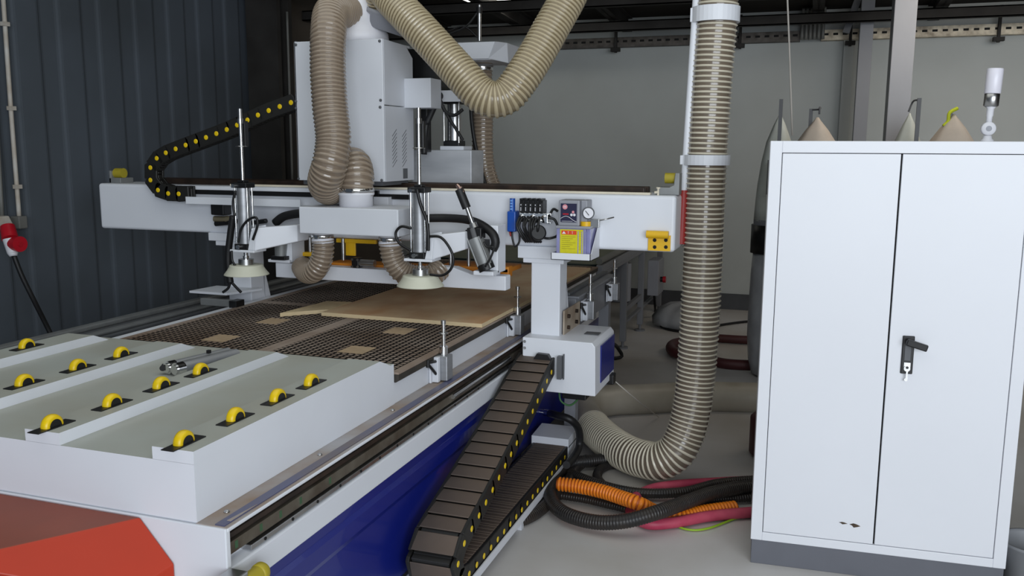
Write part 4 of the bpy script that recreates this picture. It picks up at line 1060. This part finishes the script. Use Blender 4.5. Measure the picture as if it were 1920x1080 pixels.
b = MB(); b.box(mid + .003, CW - ml - g_, .001, fr - .003, CB + mb_ + g_, CH - mt_ - g_, M); dr = b.build('door', cabm, r, .002)
Mi = M.inverted()
def cf(x, y, v=0.0):      # point on the cabinet front
    d = ray(x, y); n = (M.to_3x3() @ Vector((0, 1, 0))); p0 = M @ Vector((0, v, 0))
    p = CAM + d * ((p0 - CAM).dot(n) / d.dot(n)); return Mi @ p
# handle
h0 = cf(1691, 700); h1 = cf(1712, 630); hx = (h0.x + h1.x) / 2 + .0; hw = .0205
b = MB(); b.box(hx - hw, hx + hw, -.006, .001, h0.z, h1.z, M); hp = b.build('handle_plate', black, dr, .003)
b = MB(); b.box(hx - hw * .55, hx + hw * .5, -.008, -.0055, h0.z + .05, h1.z - .032, M); b.build('inset', greydk, hp, .001)
l0 = cf(1704, 640); l1 = cf(1736, 650)
b = MB(); b.cyl(M @ Vector((l0.x, -.005, l0.z)), M @ Vector((l0.x, -.030, l0.z)), .013)
pa = M @ Vector((l0.x, -.030, l0.z)); pe = M @ Vector((l1.x, -.036, l1.z)); dv = pe - pa
b.box(-.012, dv.length, -.010, .008, -.012, .012, Matrix.Translation(pa) @ dv.to_track_quat('X', 'Z').to_matrix().to_4x4()); b.build('lever', black, hp, .004)
k = cf(1700, 688)
b = MB(); b.box(k.x - .011, k.x + .011, -.009, -.0055, k.z - .004, k.z + .018, M); b.cyl(M @ Vector((k.x, -.005, k.z - .004)), M @ Vector((k.x, -.012, k.z - .004)), .011); b.mat(1); b.cyl(M @ Vector((k.x, -.0119, k.z)), M @ Vector((k.x, -.0128, k.z)), .005, seg=10); b.build('lock', [chrome, black], hp)
b = MB(); b.box(k.x - .003, k.x + .003, -.016, -.0125, k.z - .045, k.z - .012, M); b.cyl(M @ Vector((k.x - .002, -.015, k.z - .045)), M @ Vector((k.x - .002, -.0135, k.z - .045)), .006, seg=10); b.build('key', chrome, hp)
# chipped paint
for (px_, py_), sx, sz in (((1581, 981), .016, .005), ((1603, 985.5), .020, .009)):
    k = cf(px_, py_); b = MB()
    b.poly([M @ Vector((k.x + dx * sx, .0004, k.z + dz * sz)) for dx, dz in ((-1, .3), (-.3, .9), (.3, .6), (1, -.1), (.4, -.6), (-.2, -1), (-.5, -.2))], M.to_3x3() @ Vector((0, .0008, 0))); b.build('rust_spot', rustm, dl)

# alarm lamp
lb = M @ Vector((cf(1851, 262).x, 0.2, CH))
lx = aY(1851, 262, lb.y).x
r = thing('alarm_lamp', 'white beacon lamp on a ball joint standing on the cabinet top', 'lamp', (lx, lb.y, CH))
sc_ = lb.y / F_PX * 1.03
def lz(py): return CH + (262 - py) * sc_
b = MB(); b.lathe([(.022, 0), (.022, .006), (.016, .012), (.014, lz(252) - CH)], (lx, lb.y, CH), seg=22); b.build('base', whitei, r)
b = MB(); b.lathe([(.0, -.016), (.022, -.016), (.025, -.010), (.025, .010), (.022, .016), (0, .016)], (lx, lb.y, lz(241)), (0, 1, 0), 26); b.mat(1); b.lathe([(.010, .0165), (.010, .0175)], (lx, lb.y, lz(241)), (0, -1, 0), 16); b.lathe([(.005, .018), (.005, .0185)], (lx, lb.y, lz(241)), (0, -1, 0), 16); b.build('joint', [whitei, greyp], r)
ad = Vector((.035, 0, 1)).normalized(); p = Vector((lx, lb.y, lz(232)))
b = MB(); b.lathe([(.010, -.004), (.010, .022), (.012, .026), (.012, .05), (.018, .058)], p, ad, 18); b.build('neck', whitei, r)
p2 = p + ad * .058
b = MB(); b.lathe([(.020, 0), (.0255, .004), (.0255, .045), (.024, .047)], p2, ad, 24); b.build('collar', steel, r)
p3 = p2 + ad * .047
b = MB(); b.lathe([(.0262, 0), (.0275, .002), (.0275, .086), (.026, .089), (0, .089)], p3, ad, 28); b.build('lens', lampw, r)

# ================================================================== DUST COLLECTOR behind the cabinet
r = thing('dust_collector', 'dust collector with pointed filter bags standing behind the cabinet', 'dust collector', (.25, 6.4, 0))
def bag(px_, py_, Y, mt, rad):
    t = aY(px_, py_, Y); b = MB(); pr = []
    seg = 28; rr_ = []
    for h, k in ((0, .03), (.02, .08), (.08, .27), (.20, .58), (.34, .76), (.50, .90), (.65, .97), (.75, 1.0)):
        rr_.append([Vector((t.x + math.cos(2 * PI * i / seg) * rad * k * (1 + .05 * math.sin(5 * 2 * PI * i / seg) * (1 if h < .5 else .3)), Y + math.sin(2 * PI * i / seg) * rad * k * (1 + .05 * math.sin(4 * 2 * PI * i / seg)), t.z - h)) for i in range(seg)])
    b.rings(rr_, True); b.build('filter_bag', mt, r)
    return t
RD = .145
tips = [bag(1463, 212, 6.5, bagw, RD), bag(1533, 220, 6.1, bagm, RD * 1.75), bag(1706, 212, 6.5, bagw, RD), bag(1789, 214, 6.1, bagm, RD * 1.75)]
for t in tips:
    b = MB(); b.cyl((t.x, t.y, .95), (t.x, t.y, t.z - .74), RD); b.build('filter_drum', greyst, r)
    b = MB(); b.lathe([(RD, -.0), (RD + .014, .0), (RD + .014, .2), (RD, .2)], (t.x, t.y, .90), seg=30); b.build('collar', black, r)
    b = MB(); rr_ = []
    for h, k in ((.92, .98), (.75, 1.04), (.5, 1.08), (.3, 1.08), (.12, .98), (.02, .8), (.0, .5)):
        rr_.append([Vector((t.x + math.cos(2 * PI * i / 28) * RD * k * (1 + .04 * math.sin(7 * i)), t.y + math.sin(2 * PI * i / 28) * RD * k * (1 + .04 * math.cos(5 * i)), h)) for i in range(28)])
    b.rings(rr_, True); b.build('dust_bag', plastic, r)
# a second black band high on the outer left drum
t = tips[0]; b = MB(); b.box(aY(1438, 330, 6.2).x, t.x + .1, 6.2, 6.26, aY(1440, 365, 6.2).z, aY(1440, 300, 6.2).z); b.build('band', black, r)
for px_, py_, Y in ((1465, 186, 6.25), (1521, 204, 6.35), (1724, 184, 6.25), (1782, 212, 6.35)):
    t = aY(px_, py_, Y); b = MB(); b.box(t.x - .012, t.x + .012, Y - .012, Y + .012, .1, t.z); b.build('hanger_rod', greydk, r)
b = MB(); a = aY(1521, 206, 6.35); c = aY(1537, 203, 6.15); b.tube([a, (a.x + .05, 6.3, a.z), c, c + Vector((0, 0, -.04))], .006, 8); a = aY(1724, 187, 6.25); c = aY(1711, 192, 6.4); b.tube([a, c, c + Vector((-.02, 0, -.06))], .006, 8); b.build('hook', greydk, r)
b = MB(); a = aY(1785, 206, 6.1); b.tube([a + Vector((.03, 0, .01)), a + Vector((-.015, -.02, -.02)), a + Vector((-.02, -.02, -.07)), a + Vector((-.045, -.02, -.10))], .011, 8); b.build('tie_strap', mat('lime_strap', (210, 220, 40), .6), r)
b = MB(); b.box(-.05, 1.0, 5.95, 6.75, .02, .06)
for xx in (.0, .95):
    for yy in (5.9, 6.7): b.box(xx - .02, xx + .02, yy - .02, yy + .02, 0, .92)
b.box(-.05, 1.0, 5.95, 6.75, .9, .93); b.build('stand', greydk, r)

# ================================================================== CONVEYOR behind
r = thing('roller_conveyor', 'grey outfeed conveyor with dark green belt behind the gantry', 'conveyor', (-2.1, 7.5, 0))
CX0, CX1, CY0, CY1 = -2.95, -1.40, 6.12, 8.95
b = MB(); b.box(CX0, CX1 - .05, CY0 + .05, CY1, .775, .795); b.mat(1); b.lathe([(.045, 0), (.045, CX1 - .05 - CX0)], (CX0, CY0 + .06, .752), (1, 0, 0), 20); b.build('belt', [beltm, mat('dark_teal_roller', (30, 48, 50), .5)], r)
for x in (CX0 - .05, CX1 - .05):
    b = MB(); b.box(x, x + .05, CY0, CY1, .72, .80); b.box(x + .008, x + .056, CY0, CY1, .752, .762); b.build('side_rail', greyst, r, .006)
for x in (CX0 - .02, CX1 - .03):
    b = MB(); b.cyl((x, CY0 + .01, .825), (x, CY1, .825), .024, seg=12); b.build('edge_roll', ducts, r)
for x in (CX0 - .04, -1.425):
    for yy in (6.99, 7.75, 8.75):
        b = MB(); b.box(x - .025, x + .025, yy, yy + .05, .06, .72); b.cyl((x, yy + .025, 0), (x, yy + .025, .015), .045); b.cyl((x, yy + .025, .01), (x, yy + .025, .07), .012); b.build('leg', greyst, r, .003)
b = MB(); b.box(-1.44, -1.41, 7.04, 7.75, .30, .34); b.box(-1.44, -1.41, 7.04, 8.75, .20, .22); b.build('brace', greyst, r)
b = MB(); b.cyl((-1.50, 7.25, .36), (-1.50, 7.25, .68), .085); b.build('drive_motor', greyp, r)
p0 = aY(1213, 554, 8.0); p1 = aY(1236, 489, 8.0)
b = MB(); b.box(p0.x, p0.x + .10, 8.0, 8.3, p0.z, p1.z); cb = b.build('control_box', greyp, r, .005)
b = MB(); q = Vector((p0.x + .10, 8.12, p0.z + .14)); b.cyl(q, q + Vector((.025, 0, 0)), .025); b.mat(1); b.cyl(q + Vector((.025, 0, 0)), q + Vector((.05, 0, 0)), .03); b.build('switch', [black, redplug], cb)

# ================================================================== FLOOR CLUTTER
def Z(L, z): return [aZ(x, y, z if len(p_) == 2 else p_[2]) for p_ in L for x, y in [(p_[0], p_[1])]]
H1 = Z([(1225, 846, .03), (1165, 858, .045), (1110, 864, .05), (1077, 868, .05), (1047, 884, .05), (1031, 914, .05), (1037, 944, .05), (1064, 965, .05), (1118, 979, .055), (1172, 977, .075), (1228, 962, .10), (1282, 943, .09), (1338, 924, .08), (1394, 914, .07), (1450, 912, .06)], .05)
hose('floor_hose', 'thick black corrugated hose looping across the floor in front of the orange one', H1, .030, .012, .002, [hoseblk, hoseblk])
H2 = Z([(1068, 886), (1098, 899), (1160, 918), (1215, 925), (1284, 922), (1345, 907), (1402, 901), (1450, 899)], .04)
hose('floor_hose', 'black hose running behind the orange hose towards the cabinet', H2, .022, .012, .0015, [hoseblk, hoseblk])
H3 = Z([(1046, 928), (1098, 936), (1150, 948), (1195, 957), (1255, 952), (1330, 938), (1420, 932)], .03)
hose('floor_hose', 'thin black hose lying under the orange hose', H3, .018, .012, .0015, [hoseblk, hoseblk])
H4 = Z([(1132, 912), (1120, 896), (1126, 880), (1145, 872), (1172, 872), (1215, 872), (1250, 872)], .024)
hose('floor_hose', 'short black hose curling under the ribbed hose bend', H4, .022, .012, .0015, [hoseblk, hoseblk])
H5 = Z([(940, 975), (972, 976), (1000, 965), (1026, 945), (1060, 912), (1078, 880), (1100, 862)], .026)
hose('floor_hose', 'black hose emerging from beneath the white cable tray edge', H5, .026, .012, .0015, [hoseblk, hoseblk])
H6 = Z([(1045, 907), (1085, 912), (1131, 922), (1165, 933), (1197, 944)], .095)
H6 = H6 + Z([(1236, 962), (1275, 967), (1320, 960), (1380, 952)], .03)
hose('floor_hose', 'orange corrugated hose lying across the black hoses on the floor', H6, .0255, .0165, .007, [mat('orange_hose_groove', (176, 84, 14), .5), orangep], duty=.5)
H7 = Z([(1440, 958), (1402, 961), (1328, 968), (1262, 980), (1214, 982), (1184, 962), (1188, 936), (1219, 918), (1262, 910), (1350, 904), (1430, 900)], .028)
b = MB(); b.tube(H7, .024, 14, .012); tag(b.build('floor_hose', pink), 'crimson hose in a loop on the floor beside the cabinet', 'hose')
H8 = Z([(1270, 987), (1285, 992), (1305, 994), (1330, 990), (1358, 980), (1380, 972), (1420, 965)], .008)
b = MB(); b.tube(H8, .005, 8, .012); tag(b.build('earth_wire', wire_g), 'green and yellow wire on the floor under the crimson hose', 'wire')
# black hose around the tray cap and fitting on the blue side
r = thing('air_inlet', 'chrome air fitting on the blue bed side with a black hose curling down', 'hose', aX(1013, 775, -1.33))
q = lambda x, y, X=-1.06: aX(x, y, X)
f = aX(1012, 772, -1.334)
b = MB(); b.cyl(f, f + Vector((.05, -.01, 0)), .016, seg=10); b.cyl(f + Vector((.03, 0, 0)), f + Vector((.07, -.015, 0)), .022, seg=6); b.build('fitting', chrome, r)
b = MB(); b.tube([f + Vector((.06, -.01, 0)), q(1045, 779, -1.16), q(1068, 786, -1.09), q(1085, 806), q(1086, 835), q(1075, 858), q(1062, 872, -1.05)], .019, 12); b.build('hose_line', rubber, r)
b = MB(); q = lambda x, y: aY(x, y, 4.22); b.tube([q(1048, 732), q(1052, 752), q(1068, 760), q(1082, 750), q(1088, 736)], .005, 8); tag(b.build('earth_wire', wire_gr), 'green wire looping under the gantry foot box', 'wire')
# hairline string from foot to floor
b = MB(); b.tube([aY(1142, 705, 4.22), aY(1180, 738, 4.3), aZ(1235, 782, .01)], .003, 6, .05); tag(b.build('string', cordm), 'thin pale string trailing from the foot box to the floor', 'string')
# plastic bag, maroon hoses, black cable in the background
c = aZ(1275, 622, 0)
b = MB(); rr_ = []
for h, k in ((0, .75), (.03, 1), (.10, 1.02), (.17, .85), (.22, .5), (.235, .12)):
    rr_.append([Vector((c.x + math.cos(2 * PI * i / 30) * .27 * k * (1 + .07 * math.sin(3 * i)), c.y + .2 + math.sin(2 * PI * i / 30) * .20 * k * (1 + .08 * math.cos(4 * i)), h + .012 * math.sin(5 * i) * (h > .02))) for i in range(30)])
b.rings(rr_, True); tag(b.build('plastic_bag', plastic), 'full clear plastic bag slumped on the floor behind the tall hose', 'bag')
b = MB(); b.tube(Z([(1285, 640), (1263, 645), (1258, 655), (1270, 663), (1300, 668), (1360, 682), (1440, 686)], .05), .04, 14, .03); tag(b.build('floor_hose', maroon), 'maroon hose bend on the floor behind the tall ribbed hose, nearer run', 'hose')
b = MB(); b.tube(Z([(1275, 632), (1340, 634), (1390, 637), (1450, 638)], .04), .036, 14, .03); tag(b.build('floor_hose', maroon), 'maroon hose lying farther back on the floor behind the tall hose', 'hose')
b = MB(); b.tube(Z([(1226, 545, .3), (1228, 572, .15), (1230, 590, .03), (1245, 615, .012), (1285, 622, .012), (1320, 615, .012), (1360, 608, .012), (1400, 603, .012), (1450, 600, .012)], .012), .012, 8, .03); tag(b.build('floor_cable', rubber), 'black cable curving along the floor from the conveyor past the plastic bag', 'cable')
b = MB(); b.tube(Z([(1140, 640, .25), (1158, 652, .10), (1166, 668, .02), (1150, 672, .014), (1130, 668, .012)], .012), .014, 8, .02); tag(b.build('floor_cable', rubber), 'black cable end dropping to the floor behind the gantry foot', 'cable')
# dark red drum edge beside the cabinet
c = aZ(1425, 895, 0)
b = MB(); rr_ = [(.0, 0), (.13, 0), (.15, .02), (.15, .21), (.13, .23), (0, .23)]
b.lathe(rr_, (c.x + .07, c.y + .35, 0), seg=28); tag(b.build('drum', maroon), 'dark maroon drum half hidden behind the left side of the cabinet', 'drum')
# bin at the right edge
c = M @ Vector((CW + .115, .10, 0))
b = MB(); b.lathe([(0, 0), (.085, 0), (.088, .004), (.112, .165), (.118, .17), (.118, .18), (.110, .18), (.106, .17), (.084, .01), (0, .01)], (c.x, c.y, 0), seg=32); tag(b.build('waste_bin', binm), 'grey plastic bin on the floor at the right of the cabinet', 'bin')

# ================================================================== LIGHT
def area(name, loc, target, sx, sy, power, colr):
    L = bpy.data.lights.new(name, 'AREA'); L.shape = 'RECTANGLE'; L.size = sx; L.size_y = sy; L.energy = power; L.color = colr
    o = bpy.data.objects.new(name, L); col.objects.link(o); o.location = loc
    o.rotation_euler = (Vector(target) - Vector(loc)).to_track_quat('-Z', 'Y').to_euler(); return o
area('door_daylight', (2.6, -3.0, 2.0), (-.4, 4.5, .6), 5.5, 3.0, 335, (.88, .94, 1.0))
area('overhead_fill', (-1.2, 2.8, 3.22), (-1.2, 2.8001, 0), 4.5, 4.6, 62, (.96, 1.0, .97))  # added overhead fill to brighten the tops and board; no roof opening there
area('warm_wall_fill', (1.5, 6.5, 3.0), (0, 9.0, 1.2), 2.8, .6, 42, (1.0, .90, .78))  # added warm fill for the upper back wall, without a fixture
w = bpy.data.worlds.new('world'); sc.world = w; w.use_nodes = True
bg = w.node_tree.nodes['Background']; bg.inputs['Color'].default_value = (.62, .72, .86, 1); bg.inputs['Strength'].default_value = .4
